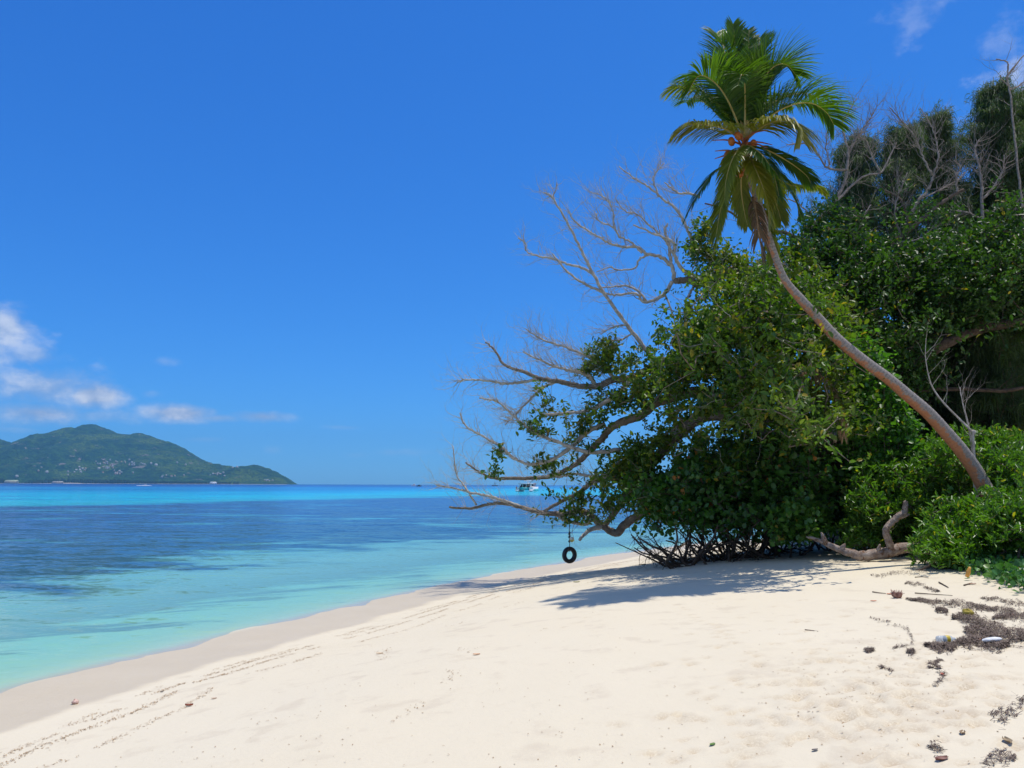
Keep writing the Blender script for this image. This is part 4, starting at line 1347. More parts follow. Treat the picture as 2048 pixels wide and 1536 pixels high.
def casuarina(label, px, y, top, bot, halfw, seed, dens=1.0, group='casuarinas behind the beach trees', lean=0, hole=.3):
    rg_ = np.random.default_rng(seed)
    b = P(px, 1000, y)
    b[2] = gz1(b[0], b[1]) - .1
    e = empty('casuarina_tree', b, label, 'tree', group)
    tp_ = P(px + lean, top + 6, y)
    a_ = Acc()
    mid = (b + tp_) / 2 + rg_.normal(size=3) * .25
    sp_ = smooth_path([b, mid, tp_], 10)
    tube(a_, sp_, np.linspace(.20, .03, len(sp_)), 8, .1)
    a_.obj('trunk', M_barkd, e)
    segs, ends = [], []
    H0 = P(px, bot, y)[2]
    H1 = tp_[2]
    W = halfw / FPX * y
    nb = int(88 * dens)
    for k in range(nb):
        f = rg_.random() ** .8
        z = H0 + (H1 - H0) * f
        j = np.interp(z, sp_[:, 2], np.arange(len(sp_)))
        c0 = np.array([np.interp(j, np.arange(len(sp_)), sp_[:, q]) for q in range(3)])
        wd_ = W * 1.4 * (1 - f ** 2.5 * .78) * rg_.uniform(.2, 1.2) * (.55 + .9 * vnoise(np.array([z * .8]), np.array([seed * 3.1 + (k % 3)]), seed)[0])
        an = rg_.uniform(0, 2 * math.pi)
        d = np.array([math.cos(an), math.sin(an), rg_.uniform(.25, .9)])
        e1 = c0 + unit(d) * wd_
        m1 = (c0 + e1) / 2 + np.array([0, 0, -.08 * wd_])
        segs.append((c0, m1, e1, .022, .007))
        for q in range(6):
            t = rg_.uniform(.3, 1)
            s0 = c0 * (1 - t) + e1 * t
            dd = unit(rg_.normal(size=3) * np.array([1, 1, .6]) + d * .7 + np.array([0, 0, .2]))
            L_ = rg_.uniform(.3, .75)
            s1 = s0 + dd * L_
            segs.append((s0, (s0 + s1) / 2, s1, .008, .003))
            ends.append((s0, s1))
    a_ = Acc()
    batch_twigs(a_, segs)
    a_.obj('twigs', M_barkd, e)
    # drooping needle tresses
    E0 = np.array([q[0] for q in ends])
    E1 = np.array([q[1] for q in ends])
    per = 30
    t = rg_.random((len(E0) * per, 1))
    c = np.repeat(E0, per, 0) * (1 - t) + np.repeat(E1, per, 0) * t + rg_.normal(size=(len(E0) * per, 3)) * .07
    N = len(c)
    L_ = rg_.uniform(.22, .50, (N, 1))
    d = unit(rg_.normal(size=(N, 3)) * .55 + np.repeat(unit(E1 - E0), per, 0) * .5 + np.array([0, 0, -.25]))
    p1 = c + d * L_ * .45
    p2 = p1 + unit(d * .5 + np.array([0, 0, -1.0])) * L_ * .55
    sd = unit(np.cross(d, rg_.normal(size=(N, 3)))) * .009
    V = np.stack([c - sd, c + sd, p1 - sd, p1 + sd, p2 - sd * .4, p2 + sd * .4], 1).reshape(-1, 3)
    k = np.arange(N)[:, None] * 6
    q = np.concatenate([k + np.array([[0, 1, 3, 2]]), k + np.array([[2, 3, 5, 4]])], 1).reshape(-1, 4)
    a_ = Acc()
    a_.add(V, q)
    a_.obj('needles', M_cas, e, smooth=False)
    return e


casuarina('tall casuarina at the right edge of the photo, its feathery top the highest', 1990, 31, 180, 640, 80, 1, 3.0)
casuarina('casuarina cut off by the right edge, beside the tallest one', 2062, 31.5, 190, 640, 90, 2, 3.0)
casuarina('grey-green casuarina with two pointed tops, left of the gap of blue sky', 1868, 31, 238, 600, 42, 3, 1.5)
casuarina('broad casuarina just left of the one with two pointed tops', 1805, 30.5, 262, 620, 62, 4, 1.9)
casuarina('low casuarina just right of the palm crown, behind antler-like branches', 1712, 31, 292, 620, 66, 5, 1.9)
casuarina('small casuarina low in the gap of blue sky right of centre', 1950, 32, 395, 700, 34, 6, .9)
casuarina('shaded casuarina hanging over the dark undergrowth at the right edge', 1985, 23, 640, 930, 80, 7, 1.3)
casuarina('shaded casuarina deep behind the two bare saplings', 1895, 25, 660, 930, 60, 8, 1.1)
# dead sticks above the tall casuarina and among the tops
bare_t = hardwood('dead tree at the top right corner, bare crooked branches above the tallest casuarina', (2040, 1000, 28), [
    ([(2045, 420, 28), (2032, 300, 28), (2019, 180, 28), (2013, 155, 28), (2035, 125, 28), (2060, 100, 28)], 5, 2.5, 1, 6),
    ([(2014, 158, 28), (2016, 130, 28), (2010, 122, 28), (1992, 118, 28)], 4, 2, 1, 2),
    ([(2019, 180, 28), (2035, 172, 28), (2055, 160, 28)], 4, 3, 1, 4),
    ([(2012, 155, 28), (2025, 140, 28), (2033, 128, 28)], 3, 2, 1, 1),
    ([(2016, 172, 28), (2003, 158, 28), (2001, 150, 28)], 3, 2, 1, 1),
], [], 0, None, M_barkd, 606, trunk=[(2060, 800, 28), (2050, 600, 28), (2045, 420, 28)], trunk_w=9, name='dead_tree')
bare_t2 = hardwood('dead tree with a pale straight stem and tangled twigs left of the tallest casuarina', (1966, 1000, 26), [
    ([(1966, 480, 26), (1964, 400, 26), (1961, 345, 26), (1950, 300, 26), (1958, 280, 26)], 7, 3, 1, 22),
    ([(1965, 420, 26), (1990, 425, 26), (2030, 430, 26), (2070, 425, 26)], 4, 2, 1, 14),
    ([(1964, 400, 26), (1990, 370, 26), (2006, 340, 26), (2008, 310, 26)], 5, 2.5, 1, 14),
    ([(1965, 440, 26), (1935, 425, 26), (1900, 420, 26)], 4, 2, 1, 8),
], [], 0, None, M_barkd, 607, trunk=[(1968, 800, 26), (1966, 600, 26), (1966, 480, 26)], trunk_w=6, name='dead_tree')
for lab, pts_, w_, sd_ in (('thin bare sapling curving down from upper left, right of the palm trunk', [(1946, 880, 16.9), (1946, 866, 16.9), (1891, 810, 17.1), (1868, 780, 17.2), (1858, 755, 17.2), (1851, 715, 17.2), (1852, 677, 17.2)], 6, 61),
                           ('straight bare sapling right of the curved one, forked twigs at mid height', [(1948, 950, 17), (1943, 888, 17), (1934, 840, 17), (1926, 810, 17), (1920, 775, 17)], 6, 62)):
    b = P(*pts_[0])
    b[2] = gz1(b[0], b[1]) - .05
    e = empty('bare_sapling', b, lab, 'sapling', 'bare saplings right of the palm trunk')
    a_ = Acc()
    q_ = [b] + [P(*t_) for t_ in pts_]
    s_ = smooth_path(q_, 6)
    tube(a_, s_, np.linspace(w_ / 2 / FPX * 17, .008, len(s_)), 6, .1)
    sg = []
    rg_ = np.random.default_rng(sd_)
    limb_twigs(sg, s_, np.full(len(s_), .012), 9, .3, .7, rg_, lvl=1, t0=.45, up=.2)
    batch_twigs(a_, sg)
    a_.obj('stem', M_grey, e)

# ------------------------------------------------------------------ vine curtain
rV = np.random.default_rng(88)
vb = P(1760, 1000, 19.0)
vb[2] = gz1(vb[0], vb[1])
vine = empty('climbing_vine', vb, 'bright green leafy vine draped like a curtain over the trunks left of the palm trunk', 'vine')
a_ = Acc()
vl = []
for k in range(120):
    px_ = rV.uniform(1700, 1830)
    top_ = np.interp(px_, [1700, 1730, 1760, 1800, 1830], [760, 700, 730, 800, 880]) + rV.uniform(-30, 60)
    bot_ = np.interp(px_, [1700, 1740, 1830], [930, 1000, 1000]) + rV.uniform(-60, 20)
    y_ = rV.uniform(19.0, 19.7)
    p0, p1 = P(px_, top_, y_), P(px_ + rV.uniform(-12, 12), bot_, y_ - rV.uniform(0, .3))
    pm = (p0 + p1) / 2 + rV.normal(size=3) * .12
    s_ = smooth_path([p0, pm, p1], 5)
    tube(a_, s_, .008, 3, cap=False)
    for q in s_:
        for _ in range(3):
            vl.append(q + rV.normal(size=3) * .12)
a_.obj('stems', M_barkd, vine)
a_ = Acc()
rosettes(a_, np.array(vl), per=4, size=.10, rad=.14, wid=.85, rng=rV, upb=-.1)
a_.obj('leaves', M_vine, vine, smooth=False)

# ------------------------------------------------------------------ round-leaved bush with tangled stems
rB = np.random.default_rng(99)


def on_ground(px, py):
    return hit(px, py)


def bush(name, label, cat, base_px, blobs, dens, mleaf, mstem, seed, size=.12, per=6, wid=.8, stems=26, gap=.40, spread=1.0, group=None, stemw=.025, rad=.18, ys=None, upb=.25):
    rg_ = np.random.default_rng(seed)
    b = hit(*base_px) if ys is None else P(base_px[0], base_px[1], ys)
    b[2] = gz1(b[0], b[1])
    e = empty(name, b, label, cat, group)
    pts_ = blob_pts(blobs, dens, rg_, gap)
    keep = np.array([p[2] > gz + .05 for p, gz in zip(pts_, ground_z(pts_[:, 0], pts_[:, 1], detail=False))])
    pts_ = pts_[keep]
    segs, nds = [], []
    for k in range(stems):
        t_ = pts_[rg_.integers(len(pts_))]
        s0 = np.array([b[0] * .5 + t_[0] * .5 + rg_.normal() * .3, b[1] * .5 + t_[1] * .5 + rg_.normal() * .3, 0])
        s0[2] = gz1(s0[0], s0[1]) - .04
        m1 = s0 * .6 + t_ * .4 + rg_.normal(size=3) * .12
        m2 = s0 * .3 + t_ * .7 + rg_.normal(size=3) * .12
        segs += [(s0, (s0 + m1) / 2 + rg_.normal(size=3) * .03, m1, stemw, stemw * .75), (m1, (m1 + m2) / 2, m2, stemw * .75, stemw * .5)]
        nds += [m1, m2]
    connect(nds, pts_, segs, .005, rg_, rmax=.02)
    a_ = Acc()
    batch_twigs(a_, segs, 4)
    a_.obj('stems', mstem, e)
    a_ = Acc()
    rosettes(a_, pts_, per=per, size=size, rad=rad, wid=wid, rng=rg_, spread=spread, upb=upb)
    a_.obj('leaves', mleaf, e, smooth=False)
    return e


def tangle(parent, pxs, y, n, seed, mstem=M_dark):
    """low mesh of crooked dark stems rooted in the sand"""
    rg_ = np.random.default_rng(seed)
    a_ = Acc()
    sg = []
    for k in range(n):
        t = rg_.random()
        px_ = pxs[0] + (pxs[1] - pxs[0]) * t
        b_ = P(px_, 1040, y[0] + (y[1] - y[0]) * rg_.random())
        b_[2] = gz1(b_[0], b_[1]) - .05
        lean = rg_.choice([-1, 1]) * rg_.uniform(.3, 1.5) - .35
        L_ = rg_.uniform(.7, 1.4)
        p_ = [b_]
        d = unit(np.array([lean, rg_.normal() * .4, rg_.uniform(.25, .9)]))
        for q in range(4):
            d = unit(d + rg_.normal(size=3) * .28 + np.array([0, 0, .08]))
            p_.append(p_[-1] + d * L_ / 3)
        s_ = smooth_path(p_, 4)
        r_ = rg_.uniform(.018, .05)
        tube(a_, s_, np.linspace(r_, r_ * .4, len(s_)), 6, .15)
        for q in range(5):
            i = rg_.integers(3, len(s_) - 1)
            grow(sg, s_[i], unit(rg_.normal(size=3) + np.array([0, 0, .1])), rg_.uniform(.25, .7), .010, 1, rg_, up=.0, wig=.7, kids=2.5)
    a_.obj('roots', mstem, parent)
    a_ = Acc()
    batch_twigs(a_, sg)
    a_.obj('bare_twigs', mstem, parent)


bh = bush('sea_hibiscus', 'dark green round-leaved bush at the sand edge on a tangle of black crooked stems', 'bush', (1450, 1092), [
    (1330, 1000, 21.6, 50, 40, .8), (1370, 990, 21.2, 60, 50, 1.0), (1430, 980, 20.8, 70, 60, 1.2), (1500, 985, 20.4, 70, 60, 1.3), (1560, 970, 20.2, 70, 60, 1.3), (1400, 1030, 21, 70, 24, 1), (1500, 1030, 20.4, 80, 20, 1.1),
    (1610, 950, 20, 60, 50, 1.2), (1590, 1010, 20, 50, 40, 1)], 17, M_leafC, M_dark, 900, size=.13, per=6, stems=20, gap=.36)
tangle(bh, (1325, 1610), (19.6, 21.8), 85, 42)
# pale leaning stems in front
for q, wd_ in (([(1338, 1112), (1352, 1098), (1380, 1082)], 7), ([(1545, 1092), (1530, 1075), (1512, 1048)], 8), ([(1512, 1088), (1506, 1070), (1488, 1046)], 6), ([(1468, 1085), (1455, 1072), (1432, 1058)], 6), ([(1440, 1102), (1405, 1090), (1392, 1078)], 6)):
    g0 = hit(*q[0])
    a_ = Acc()
    s_ = smooth_path([g0 - np.array([0, 0, .05])] + [P(a, b, g0[1]) for a, b in q[1:]], 5)
    tube(a_, s_, np.linspace(wd_ / 2 / FPX * g0[1], wd_ / 3.4 / FPX * g0[1], len(s_)), 7, .15)
    a_.obj('stem', M_bark, bh)
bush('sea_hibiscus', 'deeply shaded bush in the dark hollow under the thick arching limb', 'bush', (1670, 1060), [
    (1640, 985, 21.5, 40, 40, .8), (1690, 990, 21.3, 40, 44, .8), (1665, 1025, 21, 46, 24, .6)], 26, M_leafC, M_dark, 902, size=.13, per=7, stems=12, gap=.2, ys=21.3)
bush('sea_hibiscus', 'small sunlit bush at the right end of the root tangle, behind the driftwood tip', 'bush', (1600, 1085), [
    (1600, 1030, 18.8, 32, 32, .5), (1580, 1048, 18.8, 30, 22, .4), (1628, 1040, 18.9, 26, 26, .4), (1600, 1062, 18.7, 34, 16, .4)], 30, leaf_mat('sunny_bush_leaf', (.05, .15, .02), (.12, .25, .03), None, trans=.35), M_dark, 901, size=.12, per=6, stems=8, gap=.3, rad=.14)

# ------------------------------------------------------------------ beach cabbage shrubs on the right
LY = hit(1722, 1124)[1]
print('log y', LY)
SH = [  # label, base px, y, blobs
    ('low bright shrub right behind the upright fork of the driftwood', (1730, 1095), LY + 1.1, [(1735, 1040, LY + 1.1, 34, 30, .4), (1720, 1075, LY + 1.0, 28, 18, .3), (1755, 1065, LY + 1.1, 34, 30, .4)]),
    ('leafy shrub behind the driftwood log, left of the palm base', (1800, 1090), LY + 1.7, [(1790, 1000, LY + 1.7, 52, 44, .7), (1770, 960, LY + 1.9, 34, 34, .6), (1810, 1050, LY + 1.4, 46, 34, .5)]),
    ('tall shrub in front of the vines, just left of the palm base', (1860, 1100), LY + 1.4, [(1860, 980, LY + 1.6, 60, 44, .7), (1850, 1030, LY + 1.2, 56, 44, .6), (1880, 1070, LY + .9, 50, 30, .35)]),
    ('shrub whose leaves hide the foot of the palm trunk', (1940, 1110), 15.6, [(1945, 1055, 15.9, 60, 44, .6), (1915, 1090, 15.6, 50, 28, .5), (1985, 1070, 15.9, 50, 36, .5)]),
    ('tall yellow-green shrub at the right edge, rising beside the palm trunk', (2020, 1080), 17.4, [(1995, 930, 17.8, 44, 34, .6), (2045, 945, 17.4, 50, 46, .8), (2040, 1005, 17.0, 50, 50, .7), (2080, 990, 17, 60, 60, .9)]),
    ('shrub behind the palm trunk, below the straight bare sapling', (1930, 960), 18, [(1935, 900, 18.4, 56, 26, .8), (1900, 930, 18.2, 44, 28, .6), (1980, 890, 18.6, 50, 22, .8)]),
    ('dense shrub in the lower right above the creeper patch', (2020, 1120), 13.6, [(2015, 1055, 14.2, 46, 30, .5), (2060, 1040, 14.2, 60, 40, .6)]),
    ('small shrub in the shade at the left end of the green thicket', (1720, 1000), 18.6, [(1735, 985, 18.6, 30, 26, .5), (1745, 1015, 18.2, 28, 22, .4)]),
    ('shrub between the driftwood end and the creeper patch', (1880, 1130), 14.6, [(1885, 1095, 14.9, 44, 28, .5), (1905, 1115, 14.5, 36, 18, .4)]),
]
for k, (lab, bp, y_, bl) in enumerate(SH):
    bush('beach_shrub', lab, 'shrub', bp, bl, 34 if y_ > 14 else 26, M_leafS, M_barkd, 700 + k, size=.115, per=12, wid=.30, stems=10, gap=.30, rad=.06, group='beach shrubs right of the driftwood', ys=y_, spread=.8, upb=.5)

# creepers
a_ = Acc()
rK = np.random.default_rng(17)
cp = []
edge_px = [1880, 1920, 1950, 1985, 2010, 2048, 2120, 2300]
edge_py = [1140, 1146, 1158, 1170, 1180, 1194, 1208, 1240]
while len(cp) < 14000:
    px_ = rK.uniform(1880, 2300)
    ed = np.interp(px_, edge_px, edge_py)
    py_ = ed - abs(rK.normal()) * 26 - rK.random() * (46 if px_ < 1960 else 95)
    if px_ < 1960 and py_ < ed - 22:
        continue
    d_ = ray(px_, py_)
    t_ = (CAMZ - 1.33) / -d_[2]
    q = CAMP + d_ * t_
    if q[1] > 17:
        continue
    q[2] = 1.33
    cp.append(q + np.array([rK.normal() * .06, rK.normal() * .1, 0]))
cp = np.array(cp)
cp[:, 2] = ground_z(cp[:, 0], cp[:, 1]) + rK.random(len(cp)) ** 1.4 * .20 + .02
d = unit(rK.normal(size=cp.shape) + np.array([0, 0, .75]))
leaves(a_, cp, d, .085, .85, rng=rK)
cr = a_.obj('creeper', M_creep, None, smooth=False)
tag(cr, kind='stuff')

# dim forest filling the inland background
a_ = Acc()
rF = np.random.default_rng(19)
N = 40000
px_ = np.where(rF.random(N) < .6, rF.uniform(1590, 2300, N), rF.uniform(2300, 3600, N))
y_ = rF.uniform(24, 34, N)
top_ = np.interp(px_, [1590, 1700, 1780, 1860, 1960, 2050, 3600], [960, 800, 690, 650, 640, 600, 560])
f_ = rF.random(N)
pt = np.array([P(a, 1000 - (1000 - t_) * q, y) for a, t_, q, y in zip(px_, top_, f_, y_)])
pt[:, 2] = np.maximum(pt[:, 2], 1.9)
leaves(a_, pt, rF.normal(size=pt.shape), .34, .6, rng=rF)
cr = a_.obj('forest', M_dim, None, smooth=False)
tag(cr, kind='stuff')

# ------------------------------------------------------------------ driftwood
def plain(name, col_, rough=.5, metal=0, spec=.5, nz=None, sc=8, bump=0.0):
    m_, g = mat(name)
    geo = g.n('ShaderNodeNewGeometry')
    n1 = g.noise(geo.outputs['Position'], sc, 4, .65)
    c = g.mix(g.maprange(n1, .35, .68), col_, nz or tuple(v * .75 for v in col_))
    ins = {'Base Color': c, 'Roughness': rough, 'Metallic': metal, 'Specular IOR Level': spec}
    if bump:
        ins['Normal'] = g.n('ShaderNodeBump', {'Strength': .7, 'Distance': bump, 'Height': n1}).outputs[0]
    pb = g.n('ShaderNodeBsdfPrincipled', ins)
    g.n('ShaderNodeOutputMaterial', {0: pb.outputs[0]})
    return m_


M_drift = bark_mat('driftwood_grey', (.24, .17, .13), (.40, .33, .28), 9, (1, 1, 1), spots=(.16, .085, .05), bump=.03)
rD = np.random.default_rng(31)
g0 = hit(1722, 1124)
log = empty('driftwood', g0, 'grey weathered driftwood log on the sand with one upright forked branch', 'driftwood')
yb = g0[1]
a_ = Acc()
s_ = smooth_path([P(1612, 1073, yb + .35), P(1640, 1082, yb + .3), P(1672, 1096, yb + .2), P(1700, 1106, yb + .05), P(1722, 1112, yb), P(1760, 1108, yb), P(1795, 1099, yb + .05), P(1830, 1093, yb + .1), P(1870, 1082, yb + .2)], 6)
w_ = np.interp(np.linspace(0, 1, len(s_)), [0, .12, .25, .42, .55, .75, 1], [3, 8, 13, 17, 20, 22, 13])
s_ = s_ + (rD.random(s_.shape) - .5) * .022
tube(a_, s_, w_ / 2 / FPX * yb, 14, .26, rD)
for f_, dx_, dz_ in ((.18, -.10, .22), (.3, .06, .12), (.62, .05, .2), (.9, .22, .16)):
    k0 = s_[int(f_ * (len(s_) - 1))]
    tube(a_, [k0, k0 + np.array([dx_ * .6, -.05, dz_ * .6]), k0 + np.array([dx_, -.07, dz_])], [.07, .045, .02], 8, .25, rD)
a_.obj('log', M_drift, log)
a_ = Acc()
s_ = smooth_path([P(1783, 1102, yb), P(1777, 1080, yb - .05), P(1772, 1060, yb - .1), P(1782, 1046, yb - .1), P(1798, 1032, yb - .1), P(1808, 1024, yb - .1), P(1811, 1004, yb - .12)], 6)
w_ = np.interp(np.linspace(0, 1, len(s_)), [0, .3, .6, .8, 1], [15, 13, 12, 13, 9])
s_ = s_ + (rD.random(s_.shape) - .5) * .02
tube(a_, s_, w_ / 2 / FPX * yb, 12, .2, rD)
tube(a_, smooth_path([P(1800, 1034, yb - .1), P(1812, 1031, yb - .1), P(1818, 1029, yb - .1)], 4), np.linspace(.05, .02, 9), 8, .1)
a_.obj('branch', M_drift, log)

# ------------------------------------------------------------------ tyre swing
ty = 24.0
c0 = P(1139, 1110, ty)
top = P(1139, 1040, ty)
swing = empty('tyre_swing', c0, 'black rubber tyre hanging on a thin rope from a low branch above the shore', 'tyre swing')
R_, r_ = 11.0 / FPX * ty * 1.0, 3.3 / FPX * ty
Rz = 12.3 / FPX * ty
mtyr = plain('tyre_rubber', (.012, .012, .013), .55, nz=(.025, .025, .027), sc=30)
a_ = Acc()
nu, nv_ = 40, 14
u = np.arange(nu) * 2 * math.pi / nu
v = np.arange(nv_) * 2 * math.pi / nv_
U, V_ = np.meshgrid(u, v, indexing='ij')
Rt = 12.2 / FPX * ty
rr = np.sign(np.cos(V_)) * np.abs(np.cos(V_)) ** .8 * .062
hh_ = np.sign(np.sin(V_)) * np.abs(np.sin(V_)) ** .7 * .065
X = (Rt + rr) * np.cos(U)
Z = (Rt + rr) * np.sin(U)
Y = hh_
an = math.radians(30)
vv = np.stack([X * math.cos(an) - Y * math.sin(an), X * math.sin(an) + Y * math.cos(an), Z], -1).reshape(-1, 3) + c0
i = np.arange(nu)[:, None]
j = np.arange(nv_)[None]
q = np.stack([i * nv_ + j, ((i + 1) % nu) * nv_ + j, ((i + 1) % nu) * nv_ + (j + 1) % nv_, i * nv_ + (j + 1) % nv_], -1).reshape(-1, 4)
a_.add(vv, q)
a_.obj('tyre', mtyr, swing)
a_ = Acc()
zt = c0 + np.array([0, 0, Rt + .06])
pr = [top + np.array([0, 0, .08])] + [top * (1 - t) + zt * t + np.array([math.sin(t * 9) * .006, 0, 0]) for t in np.linspace(.1, .97, 12)] + [zt, zt - np.array([0, 0, .14])]
tube(a_, pr, .011, 6)
a_.obj('rope', plain('dark_rope', (.05, .045, .05), .9), swing)
a_ = Acc()
for kz in (.50, .62, .78):
    kp = top * (1 - kz) + zt * kz
    tube(a_, [kp + np.array([0, 0, .05]), kp + np.array([.012, 0, .02]), kp - np.array([.01, 0, .02]), kp - np.array([0, 0, .06])], [.012, .03, .03, .012], 7, .2)
a_.obj('knots', plain('rope_knot', (.04, .036, .04), .9), swing)
bp = P(1141.5, 1079, ty) + np.array([.03, -.02, 0])
ball = [(.001, -.09), (.05, -.075), (.08, -.03), (.085, .01), (.07, .06), (.035, .088), (.001, .092)]
m_, g = mat('float_plastic')
sp_ = g.n('ShaderNodeSeparateXYZ', {0: g.n('ShaderNodeNewGeometry').outputs['Position']})
cc_ = g.mix(g.maprange(sp_.outputs[2], bp[2] - .01, bp[2] + .01), (.55, .48, .12), (.85, .83, .70))
g.n('ShaderNodeOutputMaterial', {0: g.n('ShaderNodeBsdfPrincipled', {'Base Color': cc_, 'Roughness': .4}).outputs[0]})
lathe_acc(ball, 14, bp, .85).obj('float', m_, swing)

# ------------------------------------------------------------------ boats
M_white = plain('white_gelcoat', (.80, .80, .78), .3, nz=(.74, .75, .74), sc=.6)
M_teal = plain('teal_antifouling', (.04, .42, .42), .4, nz=(.06, .50, .50), sc=.6)
M_win = plain('dark_window', (.02, .025, .03), .1, sc=1)
M_alu = plain('mast_alloy', (.55, .56, .58), .35, metal=.6)
M_skin = plain('figure_red', (.42, .13, .10), .8)
M_skin2 = plain('figure_tan', (.35, .2, .13), .8)


def hull_mesh(L, B, H, nose=.55, flare=.15):
    """lofted hull, stern at x=0, bow at x=L, sheer rising to the bow"""
    n = 14
    v, q = [], []
    ring = 9
    for i in range(n):
        t = i / (n - 1)
        w_ = B / 2 * (1 - max(0, (t - (1 - nose)) / nose) ** 2.0) * (.86 + .14 * min(1, t * 3))
        w_ = max(w_, .02)
        top_ = H * (1 + .18 * t ** 2)
        kl = -.35 * H * (1 - max(0, (t - .6) / .4) ** 2)
        for k in range(ring):
            a = k / (ring - 1) * 2 - 1
            yy = w_ * math.copysign(abs(a) ** .55, a)
            zz = kl + (top_ - kl) * abs(a) ** 2.2
            yy *= (1 - flare * (1 - (zz - kl) / (top_ - kl)))
            v.append((t * L + .04 * L * t * ((zz - kl) / (top_ - kl)), yy, zz))
    for i in range(n - 1):
        for k in range(ring - 1):
            a = i * ring + k
            q.append((a, a + 1, a + ring + 1, a + ring))
        q.append((i * ring, (i + 1) * ring, (i + 1) * ring + ring - 1, i * ring + ring - 1))
    t_ = [(k, k + 1, ring - 1) for k in range(ring - 2)]
    return np.array(v), q, t_


def boxv(x0, x1, y0, y1, z0, z1, tx=0, ty_=0):
    v = [(x0, y0, z0), (x1, y0, z0), (x1, y1, z0), (x0, y1, z0), (x0 + tx, y0 + ty_, z1), (x1 - tx, y0 + ty_, z1), (x1 - tx, y1 - ty_, z1), (x0 + tx, y1 - ty_, z1)]
    q = [(0, 3, 2, 1), (4, 5, 6, 7), (0, 1, 5, 4), (1, 2, 6, 5), (2, 3, 7, 6), (3, 0, 4, 7)]
    return np.array(v, float), q


def place(a_, v, q, loc, rz, t=None):
    c, s = math.cos(rz), math.sin(rz)
    v = np.asarray(v, float)
    w_ = np.stack([v[:, 0] * c - v[:, 1] * s + loc[0], v[:, 0] * s + v[:, 1] * c + loc[1], v[:, 2] + loc[2]], 1)
    a_.add(w_, q, t)


cy = 338.0
cl = P(1050, 982, cy)
cl[2] = 0
cat = empty('catamaran', cl, 'white sailing catamaran with teal trim anchored in the turquoise lagoon, seen from astern, tall mast', 'catamaran')
RZ = math.radians(74)


def cpart(name, items, m_, sm=False):
    a_ = Acc()
    for v, q in items:
        place(a_, v, q, cl, RZ)
    return a_.obj(name, m_, cat, smooth=sm)


for sy in (2.95, -2.95):
    v, q, t_ = hull_mesh(12.2, 1.9, 1.75)
    v = v + np.array([-1.5, sy, 0])
    a_ = Acc()
    place(a_, v, q, cl, RZ, t_)
    h_ = a_.obj('hull', M_white, cat)
    a_ = Acc()
    for k in range(3):
        bv, bq = boxv(-2.1 + k * .5, -1.45 + k * .5, sy - .75, sy + .75, .2, .5 + .42 * k)
        place(a_, bv, bq, cl, RZ)
    a_.obj('stern_steps', M_white, h_, smooth=False)
    a_ = Acc()
    yy = sy + (.93 if sy > 0 else -.93)
    bv, bq = boxv(.6, 8.8, yy - .03, yy + .03, .35, 1.05)
    place(a_, bv, bq, cl, RZ)
    a_.obj('hull_stripe', M_teal, h_, smooth=False)
cpart('bridge_deck', [boxv(-.6, 8.2, -2.3, 2.3, 1.0, 1.75)], M_white)
cpart('transom_cover', [boxv(-1.0, -.62, -2.1, 2.1, .55, 1.78)], M_teal)
cpart('cabin', [boxv(1.6, 7.6, -2.7, 2.7, 1.75, 2.15, .0, .1), boxv(1.9, 7.0, -2.5, 2.5, 3.05, 3.3, .1, .1)], M_white)
cpart('windows', [boxv(1.9, 7.2, -2.45, 2.45, 2.15, 3.05, .35, .1)], M_win)
cpart('hardtop', [boxv(-1.1, 6.4, -2.75, 2.75, 3.35, 3.50, .1, .1)], M_white)
cpart('pillars', [boxv(-.9, -.5, s * 2.45 - .1, s * 2.45 + .1, 1.75, 3.35) for s in (-1, 1)] + [boxv(-.8, -.6, s * .8 - .06, s * .8 + .06, 1.75, 3.35) for s in (-1, 1)] + [boxv(.8, 1.1, s * 2.45 - .1, s * 2.45 + .1, 1.75, 3.35) for s in (-1, 1)], M_white)
cpart('cockpit_seats', [boxv(-.4, .3, -2.2, -.6, 1.75, 2.3), boxv(-.4, .3, .2, 2.2, 1.75, 2.25)], M_win)
cpart('helm_bimini', [boxv(.6, 2.4, -2.2, -1.0, 4.6, 4.75, .2, .1), boxv(.9, 1.05, -2.0, -1.9, 3.5, 4.6), boxv(2.0, 2.15, -1.2, -1.1, 3.5, 4.6)], M_white)
cpart('boom', [boxv(-.6, 4.6, -.17, .17, 4.3, 4.62, .1, .05)], M_white)
cpart('furled_sail', [boxv(-.5, 4.5, -.22, .22, 4.62, 5.05, .5, .12)], M_white)
cpart('radar_arch', [boxv(-1.0, -.8, 1.5, 1.62, 3.5, 5.0), boxv(-1.2, -.5, .9, 2.6, 5.0, 5.1)], M_white)
a_ = Acc()
v = np.array([(4.8, 0, 3.4), (4.8, 0, 17.4)])
w_ = Acc()
pl = [np.array([cl[0] + x * math.cos(RZ), cl[1] + x * math.sin(RZ), z]) for x, z in ((4.8, 3.4), (4.8, 10), (4.8, 17.6))]
tube(w_, pl, [.13, .12, .09], 8)
w_.obj('mast', M_alu, cat)
w_ = Acc()
bow = np.array([cl[0] + 10 * math.cos(RZ), cl[1] + 10 * math.sin(RZ), 1.9])
tube(w_, [bow, pl[2]], .02, 4)
w_.obj('forestay', M_alu, cat)


